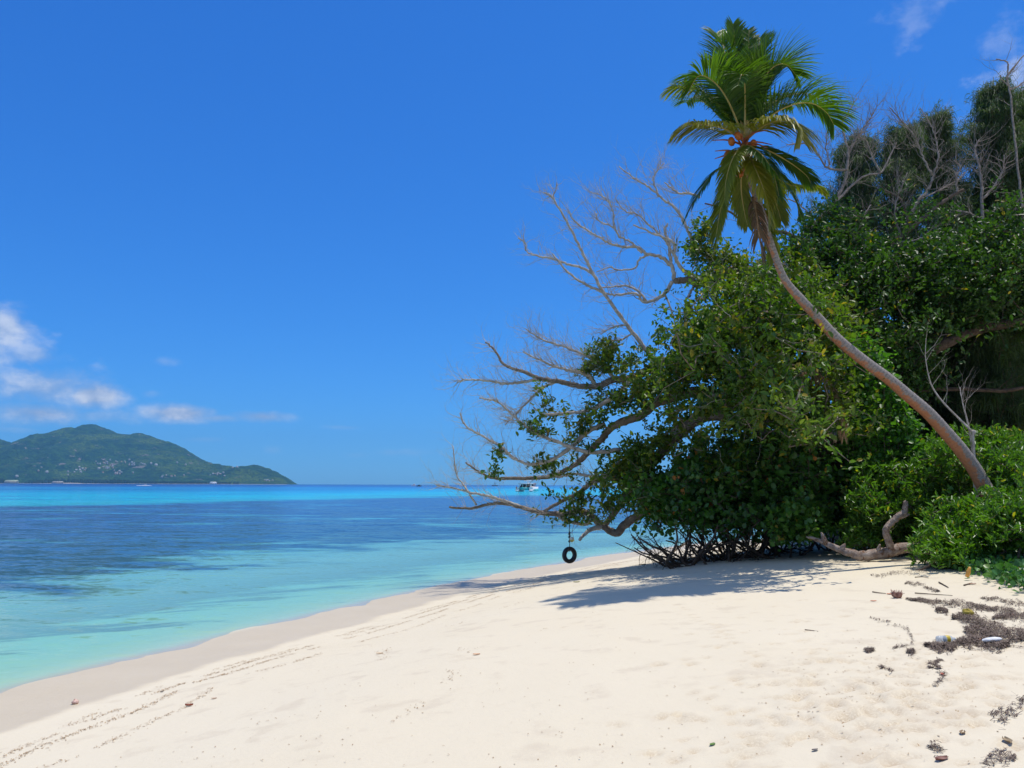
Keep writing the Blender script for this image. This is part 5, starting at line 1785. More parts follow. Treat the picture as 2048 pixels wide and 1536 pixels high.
def figure(loc, h, m_body, label, seated=False):
    """tiny far-off person: head, torso, limbs in one skin of tubes"""
    a_ = Acc()
    s = h / 1.75
    hip = .5 if seated else .9
    L = np.array(loc)
    tube(a_, [L + np.array([0, 0, hip * s]), L + np.array([0, 0, (hip + .3) * s]), L + np.array([0, 0, (hip + .55) * s]), L + np.array([0, 0, (hip + .62) * s]), L + np.array([0, 0, (hip + .68) * s]), L + np.array([0, 0, (hip + .78) * s]), L + np.array([0, 0, (hip + .86) * s])],
         [.15 * s, .15 * s, .19 * s, .07 * s, .09 * s, .11 * s, .06 * s], 8)
    for sx in (-1, 1):
        k_ = [L + np.array([sx * .09 * s, 0, hip * s]), L + np.array([sx * .1 * s, -.38 * s if seated else 0, hip * s if seated else .48 * s]), L + np.array([sx * .1 * s, -.38 * s if seated else 0, 0.05])]
        tube(a_, k_, [.09 * s, .07 * s, .05 * s], 6)
        k_ = [L + np.array([sx * .2 * s, 0, (hip + .53) * s]), L + np.array([sx * .26 * s, -.05, (hip + .27) * s]), L + np.array([sx * .22 * s, -.2 * s, (hip + .1) * s])]
        tube(a_, k_, [.055 * s, .045 * s, .035 * s], 6)
    o = a_.obj('person', m_body, None)
    tag(o, label, 'person')
    return o


def cw(x, y, z):
    return np.array([cl[0] + x * math.cos(RZ) - y * math.sin(RZ), cl[1] + x * math.sin(RZ) + y * math.cos(RZ), z])


figure(cw(3.0, -3.2, 1.95), 1.72, M_skin, 'person in red standing on the right side deck of the catamaran')
figure(cw(5.6, -3.2, 2.0), 1.7, M_skin2, 'person standing farthest right on the catamaran deck')
figure(cw(-1.6, 3.2, .95), 1.7, M_skin, 'person sitting on the left stern step of the catamaran', True)


def small_boat(name, label, cat_, px, py, y, L, rz, mh_=M_white, cabin=True, mast=0, group=None, hullH=.9, top_m=M_white):
    l_ = P(px, py, y)
    l_[2] = 0
    e = empty(name, l_, label, cat_, group)
    v, q, t_ = hull_mesh(L, L * .32, hullH)
    v[:, 0] -= L / 2
    a_ = Acc()
    place(a_, v, q, l_, rz, t_)
    a_.obj('hull', mh_, e)
    if cabin:
        a_ = Acc()
        bv, bq = boxv(-L * .22, L * .18, -L * .11, L * .11, hullH * .95, hullH * 1.9, L * .03, L * .01)
        place(a_, bv, bq, l_, rz)
        a_.obj('cabin', top_m, e, smooth=False)
        a_ = Acc()
        bv, bq = boxv(-L * .26, L * .22, -L * .13, L * .13, hullH * 2.05, hullH * 2.2)
        place(a_, bv, bq, l_, rz)
        a_.obj('roof', top_m, e, smooth=False)
        a_ = Acc()
        bv, bq = boxv(-L * .16, L * .15, -L * .112, L * .112, hullH * 1.35, hullH * 1.72)
        place(a_, bv, bq, l_, rz)
        a_.obj('windows', M_win, e, smooth=False)
    for k in range(mast):
        a_ = Acc()
        x_ = (k - (mast - 1) / 2) * L * .25
        p0 = np.array([l_[0] + x_ * math.cos(rz), l_[1] + x_ * math.sin(rz), hullH])
        tube(a_, [p0, p0 + np.array([0, 0, L * .55])], [.25, .12], 6)
        for f in (.3, .5, .7):
            c_ = p0 + np.array([0, 0, L * .55 * f])
            tube(a_, [c_ - np.array([L * .09 * (1 - f * .6), 0, 0]), c_ + np.array([L * .09 * (1 - f * .6), 0, 0])], .35, 5)
        a_.obj('mast', M_win, e)
    return e


small_boat('motor_yacht', 'white motor yacht on the horizon just left of the bare twigs', 'boat', 828, 969.5, 1500, 9.5, math.radians(190), hullH=1.7)
small_boat('motor_boat', 'dark low boat on the horizon beside the white motor yacht', 'boat', 838, 970.5, 1150, 7.5, math.radians(175), mh_=plain('dark_hull', (.02, .05, .07), .4), hullH=1.1, top_m=plain('dark_cabin', (.03, .06, .08), .4))
small_boat('sailing_ship', 'distant grey ship with masts on the horizon left of the catamaran', 'ship', 990, 970.3, 1900, 14, math.radians(185), mh_=plain('grey_hull', (.12, .14, .17), .5), cabin=False, mast=2, hullH=2.0)
small_boat('dinghy', 'small white dinghy floating right of the catamaran', 'dinghy', 1103, 981, 420, 1.9 * .9, math.radians(150), cabin=False, hullH=.55)
sb = small_boat('speedboat', 'white speedboat crossing the lagoon below the far hill', 'speedboat', 290, 970.5, 980, 6, math.radians(185), hullH=.7)
a_ = Acc()
rW = np.random.default_rng(5)
lw_ = P(283, 971, 960)
for k in range(260):
    t = rW.random()
    c_ = np.array([lw_[0] - 5 + 15 * t, lw_[1] + rW.normal() * 3 * (.3 + t), 0.02])
    s_ = rW.uniform(.25, .7)
    v, q = boxv(-s_, s_, -s_, s_, 0, s_ * .55, s_ * .4, s_ * .4)
    place(a_, v, q, c_, rW.random() * 3)
tag(a_.obj('wake_foam', plain('foam', (.85, .88, .9), .9), None), kind='stuff')

# ------------------------------------------------------------------ houses on the far hillside
M_hw = [plain('house_wall_white', (.46, .45, .42), .9, sc=.2), plain('house_wall_cream', (.55, .46, .34), .9, sc=.2), plain('house_wall_pink', (.50, .36, .30), .9, sc=.2)]
M_hr = [plain('roof_white', (.60, .61, .62), .5, sc=.2), plain('roof_grey', (.34, .37, .42), .6, sc=.2), plain('roof_red', (.40, .16, .11), .8, sc=.2), plain('roof_teal', (.20, .36, .36), .6, sc=.2)]


def house_proto(w_, d_, h_, mw_, mr_, nm='house'):
    e = bpy.data.objects.new(nm, None)
    COL.objects.link(e)
    a_ = Acc()
    v, q = boxv(-w_ / 2, w_ / 2, -d_ / 2, d_ / 2, -8, h_)
    a_.add(v, q)
    a_.obj('wall', mw_, e, smooth=False)
    a_ = Acc()
    o_ = .8
    rv = [(-w_ / 2 - o_, -d_ / 2 - o_, h_), (w_ / 2 + o_, -d_ / 2 - o_, h_), (w_ / 2 + o_, d_ / 2 + o_, h_), (-w_ / 2 - o_, d_ / 2 + o_, h_), (-w_ / 2 + w_ * .12, 0, h_ + d_ * .38), (w_ / 2 - w_ * .12, 0, h_ + d_ * .38)]
    a_.add(rv, [(0, 1, 5, 4), (2, 3, 4, 5), (0, 3, 2, 1)], [(1, 2, 5), (3, 0, 4)])
    a_.obj('roof', mr_, e, smooth=False)
    for sx in (-.28, .05, .3):
        a_ = Acc()
        v, q = boxv(sx * w_ - .8, sx * w_ + .8, -d_ / 2 - .08, -d_ / 2 + .1, h_ * .35, h_ * .72)
        a_.add(v, q)
        a_.obj('window', M_win, e, smooth=False)
    return e


protos = []
for k, (w_, d_, h_, a, b) in enumerate([(17, 11, 6, 0, 0), (13, 10, 5, 1, 2), (15, 10, 6, 0, 1), (12, 9, 5, 2, 0), (14, 10, 5, 1, 3)]):
    protos.append([house_proto(w_, d_, h_, M_hw[a], M_hr[b]), False])


def put_house(k, px, py, label, group, sc=1.0, rz=None):
    h_ = hill_hit(px, py)
    if h_ is None:
        return
    e, used = protos[k]
    if used:
        c = e.copy()
        COL.objects.link(c)
        for ch in e.children:
            d_ = ch.copy()
            COL.objects.link(d_)
            d_.parent = c
        e = c
    else:
        protos[k][1] = True
    e.location = (h_[0], h_[1] - 6, h_[2] + 1.5)
    e.rotation_euler = (0, 0, rz if rz is not None else random.uniform(-.6, .6))
    e.scale = (sc * .72, sc * .72, sc * .72)
    tag(e, label, 'house', group)


KN = ['white house with a white roof', 'cream house with a red roof', 'white house with a grey roof', 'pinkish house with a white roof', 'cream house with a greenish roof']
GRP = 'houses scattered on the far green hillside'
UNI = [
    (0, 95, 945, 'lone white-roofed house low on the hill, at the far left above the shore trees', 1.15), (0, 199, 938, 'white house at the left foot of the hillside village', 1.1), (0, 166, 938, 'white house in the small row left of the village', .9),
    (0, 313, 931, 'bright white house farthest right of the hillside village', 1.25), (0, 303, 927.5, 'white house just above the bright one right of the village', .95), (2, 290, 929.5, 'grey-roofed house between the village and the bright white house', .85),
    (0, 221, 920.5, 'white house topmost in the hillside village', .9), (1, 207, 946, 'red-roofed house lowest left in the village', .95), (0, 240, 943, 'white house among red roofs in the lower village', .9),
    (2, 137, 944, 'grey-roofed house low left of the village, above the shore trees', .9), (4, 137, 950, 'greenish-roofed house directly behind the shore trees', .8), (0, 265, 926, 'white house in the upper right of the village', 1.0),
    (3, 78, 942, 'pinkish house above the shore trees, left of the lone white one', .9), (4, 84, 935, 'greenish-roofed house higher up at the far left', .8), (0, 35, 953.5, 'white house behind the long cream building on the left shore', 1.1),
    (2, 372, 930, 'grey-roofed house on the slope where the hill drops right', .9), (0, 355, 926, 'white house high on the right slope', .9), (1, 344, 953, 'cream house low at the foot of the right slope', 1.1),
    (0, 475, 935, 'white house on the saddle before the small end hill', 1.0), (2, 466, 936, 'grey-roofed house left on the saddle before the end hill', 1.0), (0, 150, 945, 'small white house between the village and the lone one', .7),
    (3, 267, 946, 'pinkish house low right of the village', .9)]
for k, px, py, lab, sc in UNI:
    put_house(k, px, py, lab, GRP, sc)
rH = random.Random(3)
for (cx_, cy_, sx, sy, n, where) in [(212, 927, 14, 5, 12, 'in the upper left part of the hillside village'), (246, 926, 12, 4, 8, 'in the upper middle of the hillside village'), (268, 930, 12, 3, 8, 'in the upper right of the hillside village'),
                                      (216, 935, 14, 4, 12, 'in the middle of the hillside village'), (238, 944, 14, 4, 11, 'in the lower part of the hillside village'), (160, 941, 16, 4, 7, 'in the loose row left of the hillside village'),
                                      (436, 948, 12, 4, 11, 'in the small village on the right slope'), (537, 961, 9, 2, 7, 'on the shore at the foot of the end hill'), (348, 950, 26, 5, 5, 'in the trees below the right slope')]:
    for q in range(n):
        k = rH.choice([0, 1, 2, 3, 4, 0, 3])
        put_house(k, rH.gauss(cx_, sx * .6), rH.gauss(cy_, sy * .6), KN[k] + ' ' + where, GRP, rH.uniform(.6, .95))
for e, used in protos:
    if not used:
        for ch in list(e.children):
            bpy.data.objects.remove(ch)
        bpy.data.objects.remove(e)

# long buildings on the shore
def shore_building(px0, px1, py, h_, m1, m2, label, nwin=8):
    a0, a1 = P(px0, py, YSH - 25), P(px1, py, YSH - 25)
    a0[2] = a1[2] = 1.0
    e = empty('shore_building', (a0 + a1) / 2, label, 'building')
    L_ = a1[0] - a0[0]
    c_ = (a0 + a1) / 2
    a_ = Acc()
    v, q = boxv(-L_ / 2, L_ / 2, -8, 8, -4, h_)
    place(a_, v, q, c_, 0)
    a_.obj('wall', m1, e, smooth=False)
    a_ = Acc()
    v, q = boxv(-L_ / 2 - 1.5, L_ / 2 + 1.5, -9.5, 9.5, h_, h_ + 7, 5, 8.5)
    place(a_, v, q, c_, 0)
    a_.obj('roof', m2, e, smooth=False)
    for k in range(nwin):
        a_ = Acc()
        x_ = -L_ / 2 + L_ * (k + .5) / nwin
        v, q = boxv(x_ - 1.6, x_ + 1.6, -8.15, -7.8, h_ * .3, h_ * .72)
        place(a_, v, q, c_, 0)
        a_.obj('window', M_win, e, smooth=False)


shore_building(10, 36, 962, 9, plain('shore_wall', (.55, .50, .36), .9, sc=.1), plain('shore_roof', (.50, .55, .34), .7, sc=.1), 'long cream building with a pale green roof on the far left shore')
shore_building(105, 126, 964, 4, plain('hut_wall', (.50, .45, .38), .9, sc=.1), plain('hut_roof', (.42, .38, .34), .7, sc=.1), 'low grey-brown beach buildings on the pale sand of the far shore', 5)
shore_building(420, 433, 966, 4, plain('jetty_wall', (.70, .70, .70), .9, sc=.1), plain('jetty_roof', (.78, .78, .78), .7, sc=.1), 'long low white building on the shore below the right slope', 4)

# far coastal wood and beach strip
a_ = Acc()
rT = np.random.default_rng(9)
M_coast = leaf_mat('coastal_wood', (.010, .030, .012), (.022, .050, .016), None, trans=0, rough=.9, spec=.1, old=0)
for k in range(1500):
    px_ = rT.uniform(-40, 478)
    if 8 < px_ < 40 and rT.random() < .8:
        continue
    yy = YSH + rT.uniform(-8, 60)
    b_ = P(px_, 964, yy)
    h_ = np.interp(px_, [-40, 0, 40, 110, 125, 250, 260, 478], [24, 24, 8, 24, 22, 20, 16, 11]) * rT.uniform(.6, 1.12)
    if 105 < px_ < 165 and yy < YSH + 12:
        continue
    w_ = h_ * rT.uniform(.22, .36)
    pr = [(w_ * .35, 0), (w_, h_ * .2), (w_ * .9, h_ * .5), (w_ * .55, h_ * .8), (.2, h_)]
    b_[2] = 0.5
    s_ = lathe_acc(pr, 6, b_)
    vv = s_.v[0] + rT.normal(size=s_.v[0].shape) * w_ * .16
    a_.add(vv, s_.q[0])
tag(a_.obj('coastal_wood', M_coast, None, smooth=False), kind='stuff')
a_ = Acc()
xs = np.linspace(P(-60, 964, YSH)[0], P(575, 968, YSH)[0], 120)
wd_ = 12 + 14 * vnoise(xs / 120, xs * 0, 3)
hz_ = 1.0 + 2.5 * np.exp(-((xs - P(135, 964, YSH)[0]) / 90) ** 2)
v = np.concatenate([np.stack([xs, YSH - wd_ - 14, xs * 0 - .5], 1), np.stack([xs, YSH - wd_ * .3, hz_], 1), np.stack([xs, YSH + 50 + xs * 0, hz_ + .5], 1)])
n = len(xs)
q = [(i, i + 1, n + i + 1, n + i) for i in range(n - 1)] + [(n + i, n + i + 1, 2 * n + i + 1, 2 * n + i) for i in range(n - 1)]
a_.add(v, q)
tag(a_.obj('far_shore', plain('far_sand', (.36, .29, .22), .95, nz=(.50, .42, .33), sc=.03), None), kind='structure')

# ------------------------------------------------------------------ things washed up on the sand
rS = np.random.default_rng(61)
M_weed = plain('dry_seaweed', (.10, .070, .052), .95, nz=(.23, .17, .13), sc=40)
M_wrack = plain('wrack_flakes', (.30, .19, .10), .95, nz=(.46, .32, .18), sc=30)


def flakes(acc, pts, L_, W_, rng, lift=.004, rise=.3):
    N = len(pts)
    an = rng.uniform(0, 2 * math.pi, N)
    d = np.stack([np.cos(an), np.sin(an), rng.normal(size=N) * rise], 1)
    d = unit(d) * (L_ * rng.uniform(.4, 1.3, N))[:, None]
    s_ = np.stack([-np.sin(an), np.cos(an), np.zeros(N)], 1) * (W_ * rng.uniform(.5, 1.3, N))[:, None]
    up = np.array([0, 0, 1.0]) * (np.abs(rng.normal(size=(N, 1))) * lift + .003)
    m_ = pts + np.array([0, 0, 1]) * (L_ * .25 * rng.random((N, 1))) + up
    V = np.stack([pts - d / 2 - s_ / 2 + up, pts - d / 2 + s_ / 2 + up, m_ + s_ / 2, m_ - s_ / 2, pts + d / 2 + s_ / 2 + up, pts + d / 2 - s_ / 2 + up], 1).reshape(-1, 3)
    k = np.arange(N)[:, None] * 6
    q = np.concatenate([k + np.array([[0, 1, 2, 3]]), k + np.array([[3, 2, 4, 5]])], 1).reshape(-1, 4)
    acc.add(V, q)


def px_ground(pxy):
    """photo pixels -> sand surface (fast, fixed-point on the height)"""
    pxy = np.asarray(pxy, float)
    d = CF + CR * ((pxy[:, :1] - CX) / FPX) + CU * ((CY - pxy[:, 1:2]) / FPX)
    z = np.full(len(d), 1.1)
    for _ in range(7):
        t = (z - CAMZ) / d[:, 2]
        q = CAMP + d * t[:, None]
        z = .4 * z + .6 * ground_z(q[:, 0], q[:, 1], detail=False)
    q[:, 2] = ground_z(q[:, 0], q[:, 1])
    return q


def band(path, n, w_, hk=0.0, rng=rS, taper=True):
    """points along a photo polyline; returned on the ground with a mound height"""
    path = np.array(path, float)
    L_ = np.concatenate([[0], np.cumsum(np.linalg.norm(np.diff(path, axis=0), axis=1))])
    t = rng.random(n) * L_[-1]
    x = np.interp(t, L_, path[:, 0])
    y = np.interp(t, L_, path[:, 1])
    ww = np.interp(t, L_, w_) if not np.isscalar(w_) else w_
    off = rng.normal(size=n) * .42
    u = t / L_[-1]
    ww = ww * np.clip(np.minimum(u, 1 - u) * 7 + .15, 0, 1) * (.45 + 1.1 * fbm(x / 16, y / 9, 2, 6))
    y = y + (fbm(x / 20, y / 30, 2, 16) - .5) * 10
    nzv = fbm(x / 9 + off, (y + off * ww) / 3, 3, 5)
    keep = nzv > .36 + .10 * np.abs(off) if taper else np.ones(n, bool)
    p = px_ground(np.stack([x, y + off * ww], 1)[keep])
    p[:, 2] += np.exp(-off[keep] ** 2 * 3) * hk * rng.random(keep.sum())
    return p


WEED = [
    ([(1905, 1236), (1935, 1240), (1985, 1262), (2048, 1276), (2110, 1285)], 5200, [6, 22, 24, 20, 20], .07),
    ([(1930, 1262), (1960, 1266), (2000, 1280)], 1500, [10, 16, 12], .06),
    ([(1850, 1297), (1880, 1296), (1920, 1290), (1960, 1286), (1990, 1292), (2018, 1292)], 3600, [4, 14, 16, 14, 18, 8], .05),
    ([(1812, 1198), (1850, 1203), (1900, 1208), (1960, 1218), (2060, 1228)], 3000, [4, 5, 12, 8, 14], .035),
    ([(1872, 1224), (1896, 1225)], 600, 9, .05),
    ([(1985, 1238), (2020, 1232), (2060, 1232)], 1000, [6, 12, 10], .03),
    ([(1960, 1195), (2010, 1204), (2060, 1212)], 500, [3, 6, 8], .02),
    ([(1815, 1306), (1828, 1306)], 260, 7, .04),
    ([(1855, 1330), (1866, 1326), (1884, 1323)], 160, 5, .015),
    ([(1857, 1333), (1880, 1334)], 110, 4, .015),
    ([(1730, 1302), (1748, 1302)], 160, 5, .03),
    ([(1810, 1168), (1840, 1172), (1860, 1178), (1880, 1182)], 420, [4, 8, 8, 4], .02),
    ([(1740, 1238), (1780, 1246), (1815, 1258), (1822, 1270), (1826, 1284), (1810, 1296), (1786, 1298)], 260, 6, .006),
    ([(1740, 1152), (1790, 1147), (1850, 1142), (1890, 1138)], 500, [4, 5, 10, 10], .03),
    ([(1850, 1130), (1880, 1134), (1910, 1140)], 500, [8, 12, 8], .04),
    ([(1980, 1432), (2010, 1436), (2022, 1424), (2048, 1400)], 200, [18, 26, 22, 14], .008),
    ([(1968, 1528), (2000, 1520), (2030, 1516)], 150, [20, 22, 14], .008),
    ([(1860, 1494), (1884, 1502)], 70, 14, .006),
    ([(1875, 1345), (1895, 1350), (1880, 1360), (1868, 1372)], 90, 6, .006),
    ([(1760, 1335), (1785, 1345)], 90, 5, .01),
]
for k, (path, n, w_, hk) in enumerate(WEED):
    a_ = Acc()
    p = band(path, int(n * 1.15), w_, hk * .8)
    flakes(a_, p, .05, .006, rS, lift=.006, rise=.35)
    tag(a_.obj('seaweed', M_weed, None, smooth=False), kind='stuff')
# thin wrack lines parallel to the water's edge
a_ = Acc()
allp = []
for s0, n, dens_, amp in ((2.42, 5200, .46, .30), (2.7, 7200, .42, .35), (3.1, 8200, .42, .4), (3.6, 4200, .47, .5), (4.9, 1500, .54, .7), (6.6, 1300, .54, .9)):
    k_ = WLS[(WLS[:, 1] > -2) & (WLS[:, 1] < 48)]
    L_ = np.concatenate([[0], np.cumsum(np.linalg.norm(np.diff(k_, axis=0), axis=1))])
    t = rS.random(n) ** 1.3 * L_[-1]
    x, y = np.interp(t, L_, k_[:, 0]), np.interp(t, L_, k_[:, 1])
    i_ = np.clip(np.searchsorted(L_, t) - 1, 0, len(k_) - 2)
    tg = unit(k_[i_ + 1] - k_[i_])
    nrm_ = np.stack([tg[:, 1], -tg[:, 0]], 1)
    off = s0 + (fbm(t * .35, t * 0 + s0, 4, 8) - .5) * amp * 2 + rS.normal(size=n) * .018 * (1 + rS.random(n) * 2)
    keep = fbm(t * 1.4, t * 0 + s0 * 3, 3, 9) > dens_
    q = np.stack([x + nrm_[:, 0] * off, y + nrm_[:, 1] * off], 1)[keep]
    allp.append(np.stack([q[:, 0], q[:, 1], ground_z(q[:, 0], q[:, 1])], 1))
allp = np.vstack(allp)
flakes(a_, allp, .028, .008, rS, rise=.12)
tag(a_.obj('wrack_line', M_wrack, None, smooth=False), kind='stuff')
# scattered crumbs
a_ = Acc()
N = 420
pp = np.stack([rS.uniform(0, 2048, N), rS.uniform(1180, 1536, N)], 1)
pp = pp[pp[:, 1] > 1470 - pp[:, 0] * .31]
flakes(a_, px_ground(pp), .016, .008, rS, rise=.2)
pp = np.stack([1780 + rS.normal(size=420) * 130, 1370 + rS.normal(size=420) * 60], 1)
flakes(a_, px_ground(pp), .020, .007, rS, rise=.2)
tag(a_.obj('beach_litter', M_wrack, None, smooth=False), kind='stuff')


def leaf_obj(px, py, L_, col_, label, cat_='leaf', name='fallen_leaf', curl=.3, an=None):
    p = hit(px, py)
    n = 9
    an = rS.uniform(0, 6.28) if an is None else an
    v, q = [], []
    for i in range(n):
        t = i / (n - 1)
        w_ = L_ * .26 * math.sin(math.pi * (t * .92 + .04)) ** .8
        for k, s in enumerate((-1, -.5, 0, .5, 1)):
            x, y_ = (t - .5) * L_, w_ * s
            z = .006 + curl * L_ * ((s * s) * .28 + (t - .5) ** 2 * .5)
            v.append((p[0] + x * math.cos(an) - y_ * math.sin(an), p[1] + x * math.sin(an) + y_ * math.cos(an), p[2] + z))
    for i in range(n - 1):
        for k in range(4):
            a = i * 5 + k
            q.append((a, a + 1, a + 6, a + 5))
    a_ = Acc()
    a_.add(v, q)
    o = a_.obj(name, plain('leaf_' + name, col_, .6, sc=40), None)
    tag(o, label, cat_, 'fallen leaves on the sand' if name == 'fallen_leaf' else None)
    return o


leaf_obj(378, 1413, .085, (.32, .09, .05), 'curled red-brown leaf lying alone on the pale sand at the lower left', an=.2, curl=.8)
leaf_obj(324, 1385, .05, (.07, .04, .02), 'small dark brown leaf on the brown tide line at the lower left', an=1.0, curl=.6)
leaf_obj(428, 1398, .06, (.45, .24, .12), 'tiny tan leaf just above the red-brown one', an=.3)
leaf_obj(953, 1310, .085, (.62, .30, .12), 'orange leaf lying in the middle of the open sand', an=.2)
leaf_obj(759, 1308, .09, (.62, .40, .20), 'pale orange leaf near the brown tide line, left of the middle one', an=.1)
leaf_obj(1425, 1491, .06, (.12, .22, .03), 'small green leaf on the sand near the bottom of the photo', an=.8)
leaf_obj(1153, 1165, .16, (.20, .22, .05), 'greenish leaf at the edge of the tree shadow, left part', an=.3)
leaf_obj(1286, 1130, .20, (.16, .15, .05), 'dull green leaf in the tree shadow below the root tangle', an=.1)
leaf_obj(1780, 1189, .10, (.60, .14, .05), 'red-orange leaf beside the brown husk', an=.1)
leaf_obj(1747, 1203, .09, (.62, .18, .07), 'red-orange leaf left of and below the brown husk', an=.15)
leaf_obj(1885, 1350, .06, (.70, .14, .06), 'small red leaf on a thin seaweed trail below the clear bottle', an=1.2)
leaf_obj(2022, 1232, .13, (.55, .24, .10), 'orange-brown leaf on the seaweed at the right edge', an=.5)
leaf_obj(1958, 1281, .10, (.45, .12, .04), 'red-brown leaf just left of the white shell on seaweed', an=.4)
leaf_obj(1945, 1169, .13, (.50, .30, .20), 'brown leaf at the end of a twig below the creeper patch', an=.2)
leaf_obj(1925, 1468, .07, (.30, .20, .10), 'brown curled leaf at the lower right on trampled sand', an=.9, curl=.45)
leaf_obj(2015, 1485, .10, (.34, .25, .14), 'larger tan curled leaf in the lower right corner area', an=1.4, curl=.45)
leaf_obj(1884, 1522, .10, (.22, .09, .06), 'dark red-brown curled leaf at the bottom right', an=.4, curl=.45)
leaf_obj(1630, 1502, .05, (.10, .08, .07), 'small dark leaf on smooth sand near the bottom', an=.4)

# brown husk
p = hit(1794, 1196)
e = empty('coconut_husk', p, 'brown frayed coconut husk standing on the sand at the left end of a seaweed line', 'husk')
a_ = Acc()
pr = [(.012, 0), (.050, .006), (.062, .03), (.060, .055), (.045, .068)]
s_ = lathe_acc(pr, 14, p)
a_.add(s_.v[0] + rS.normal(size=s_.v[0].shape) * .007, s_.q[0])
a_.obj('shell', plain('husk_brown', (.20, .09, .06), .9, nz=(.35, .19, .14), sc=30), e)
a_ = Acc()
for k in range(46):
    an = rS.uniform(0, 6.28)
    r_ = rS.uniform(.02, .066)
    b_ = p + np.array([math.cos(an) * r_ * .9, math.sin(an) * r_ * .9, .02])
    tube(a_, [b_, b_ + np.array([math.cos(an) * .014, math.sin(an) * .014, .04]), b_ + np.array([math.cos(an) * .02 + rS.normal() * .012, math.sin(an) * .02, rS.uniform(.045, .10)])], [.007, .006, .002], 5)
a_.obj('fibres', plain('husk_fibre', (.28, .13, .09), .9, nz=(.42, .25, .19), sc=30), e)
# white cuttlebone
p = hit(1985, 1291)
a_ = Acc()
rot = Matrix.Rotation(math.radians(80), 3, 'Y')
s_ = lathe_acc([(.001, -.10), (.022, -.085), (.034, -.04), (.037, 0), (.034, .04), (.022, .08), (.001, .10)], 14, (0, 0, 0), 1.0, rot=rot)
v = s_.v[0] * np.array([1, 1, .62]) + p + np.array([0, 0, .055])
a_.add(v, s_.q[0])
tag(a_.obj('cuttlebone', plain('chalk_white', (.82, .82, .80), .7, sc=30), None), 'bright white oval cuttlebone lying on dark seaweed at the right', 'cuttlebone')
# clear bottle with yellow band
p = hit(1892, 1291)
e = empty('plastic_bottle', p, 'clear plastic bottle with a yellow band lying on dark seaweed left of the white cuttlebone', 'bottle')
m_, g = mat('clear_plastic')
tr1 = g.n('ShaderNodeBsdfTransparent', {'Color': (.88, .92, .95, 1)})
gl1 = g.n('ShaderNodeBsdfPrincipled', {'Base Color': (.62, .68, .74, 1), 'Roughness': .15})
g.n('ShaderNodeOutputMaterial', {0: g.n('ShaderNodeMixShader', {0: .45, 1: tr1.outputs[0], 2: gl1.outputs[0]}).outputs[0]})
rotb = Matrix.Rotation(math.radians(8), 3, 'Z') @ Matrix.Rotation(math.radians(90), 3, 'Y')
lathe_acc([(.001, -.09), (.028, -.088), (.032, -.07), (.032, .035), (.026, .06), (.012, .078), (.012, .10), (.001, .102)], 18, p + np.array([0, 0, .062]), 1, rot=rotb).obj('body', m_, e)
lathe_acc([(.0325, -.005), (.0335, .0), (.0335, .03), (.0325, .035)], 18, p + np.array([0, 0, .062]), 1, rot=rotb).obj('band', plain('yellow_band', (.62, .45, .03), .5, sc=30), e)
# yellow sponge
p = hit(1936, 1238)
a_ = Acc()
s_ = lathe_acc([(.015, 0), (.052, .008), (.058, .03), (.042, .05), (.001, .058)], 14, p + np.array([0, 0, .05]))
a_.add(s_.v[0] * 1.0 + rS.normal(size=s_.v[0].shape) * .006, s_.q[0])
tag(a_.obj('sponge', plain('sponge_yellow', (.42, .33, .05), .95, nz=(.30, .22, .04), sc=50), None), 'mustard yellow lump of sponge lying on top of the dark seaweed pile', 'sponge')
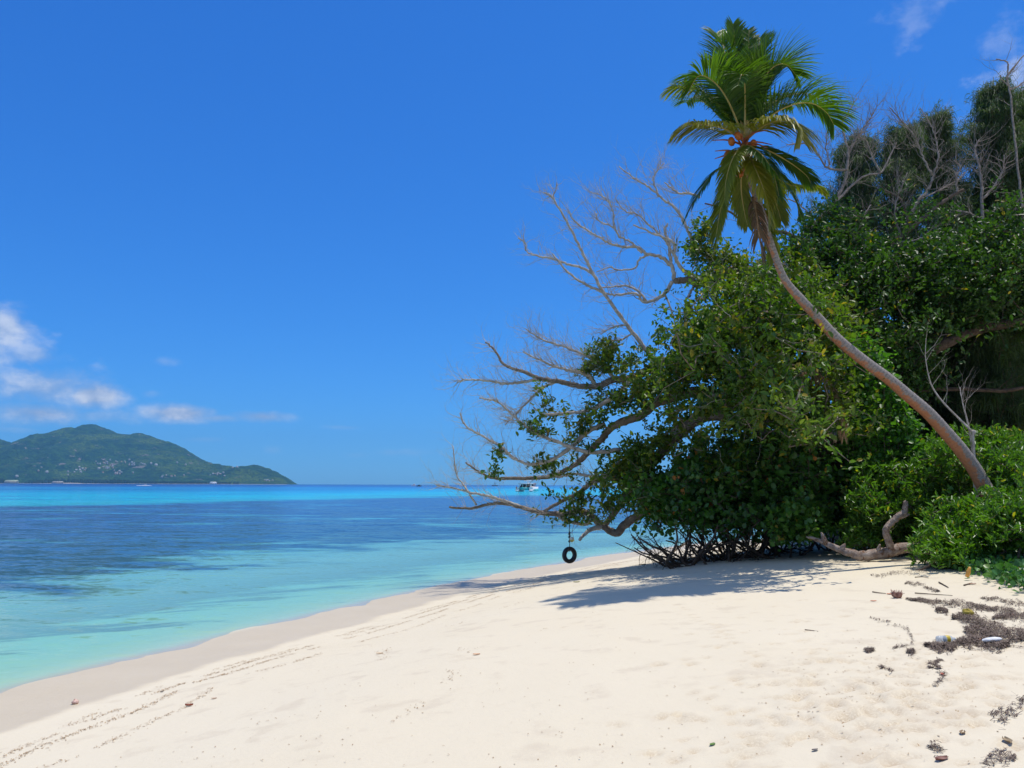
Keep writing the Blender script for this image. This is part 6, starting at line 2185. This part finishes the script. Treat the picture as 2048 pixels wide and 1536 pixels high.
# shell on wet sand
p = hit(150, 1408)
a_ = Acc()
s_ = lathe_acc([(.004, 0), (.035, .006), (.042, .02), (.03, .036), (.012, .05), (.001, .058)], 12, p)
a_.add(s_.v[0] + rS.normal(size=s_.v[0].shape) * .005, s_.q[0])
tag(a_.obj('seashell', plain('shell_pink', (.66, .46, .38), .5, nz=(.40, .22, .16), sc=60), None), 'small pinkish seashell on the wet sand at the lower left', 'shell')
# orange stub in the creepers
p = hit(1934, 1157)
a_ = Acc()
lathe = lathe_acc([(.001, 0), (.030, .004), (.034, .10), (.024, .14), (.018, .17), (.001, .175)], 12, p + np.array([0, 0, .02]), 1, rot=Matrix.Rotation(.35, 3, 'Y'))
tag(lathe.obj('plastic_cup', plain('orange_plastic', (.75, .36, .06), .5, sc=20), None), 'small orange plastic cup standing tilted at the edge of the creepers', 'cup')
# twigs on the sand
for q_, r_, lab in (([(1878, 1166), (1888, 1171), (1897, 1176)], .012, 'short straight dark twig on the sand below the creepers'), ([(1830, 1188), (1870, 1191), (1905, 1193)], .008, 'long thin dark twig right of the brown husk'),
                    ([(1745, 1186), (1760, 1188), (1772, 1189)], .009, 'thin brown twig left of the brown husk'), ([(1928, 1172), (1938, 1169), (1944, 1167)], .012, 'crooked twig below the creeper patch, ending at a brown leaf'),
                    ([(1830, 1156), (1845, 1155), (1857, 1157)], .008, 'thin twig lying just right below the driftwood'), ([(1610, 1262), (1622, 1263), (1636, 1265)], .007, 'thin tan twig on open sand, left of the trampled area')):
    a_ = Acc()
    s_ = px_ground(q_)
    s_[:, 2] += .012
    tube(a_, smooth_path(s_, 4), np.linspace(r_, r_ * .5, 9), 5, .2)
    tag(a_.obj('twig', M_barkd, None), lab, 'twig', 'twigs lying on the sand')

# ------------------------------------------------------------------ haze
hb = np.array([(x, y, z) for x in (-8600, 8600) for y in (-600, 9200) for z in (-12, 560)], float)
mz, g = mat('haze_air')
pv = g.n('ShaderNodeVolumePrincipled', {'Color': (.24, .62, 1.0), 'Density': 7.5e-5, 'Anisotropy': .2})
g.n('ShaderNodeOutputMaterial', {1: pv.outputs[0]})
haze = mesh_obj('haze', hb, [(0, 1, 3, 2), (4, 6, 7, 5), (0, 4, 5, 1), (2, 3, 7, 6), (0, 2, 6, 4), (1, 5, 7, 3)], mz)
tag(haze, kind='stuff')
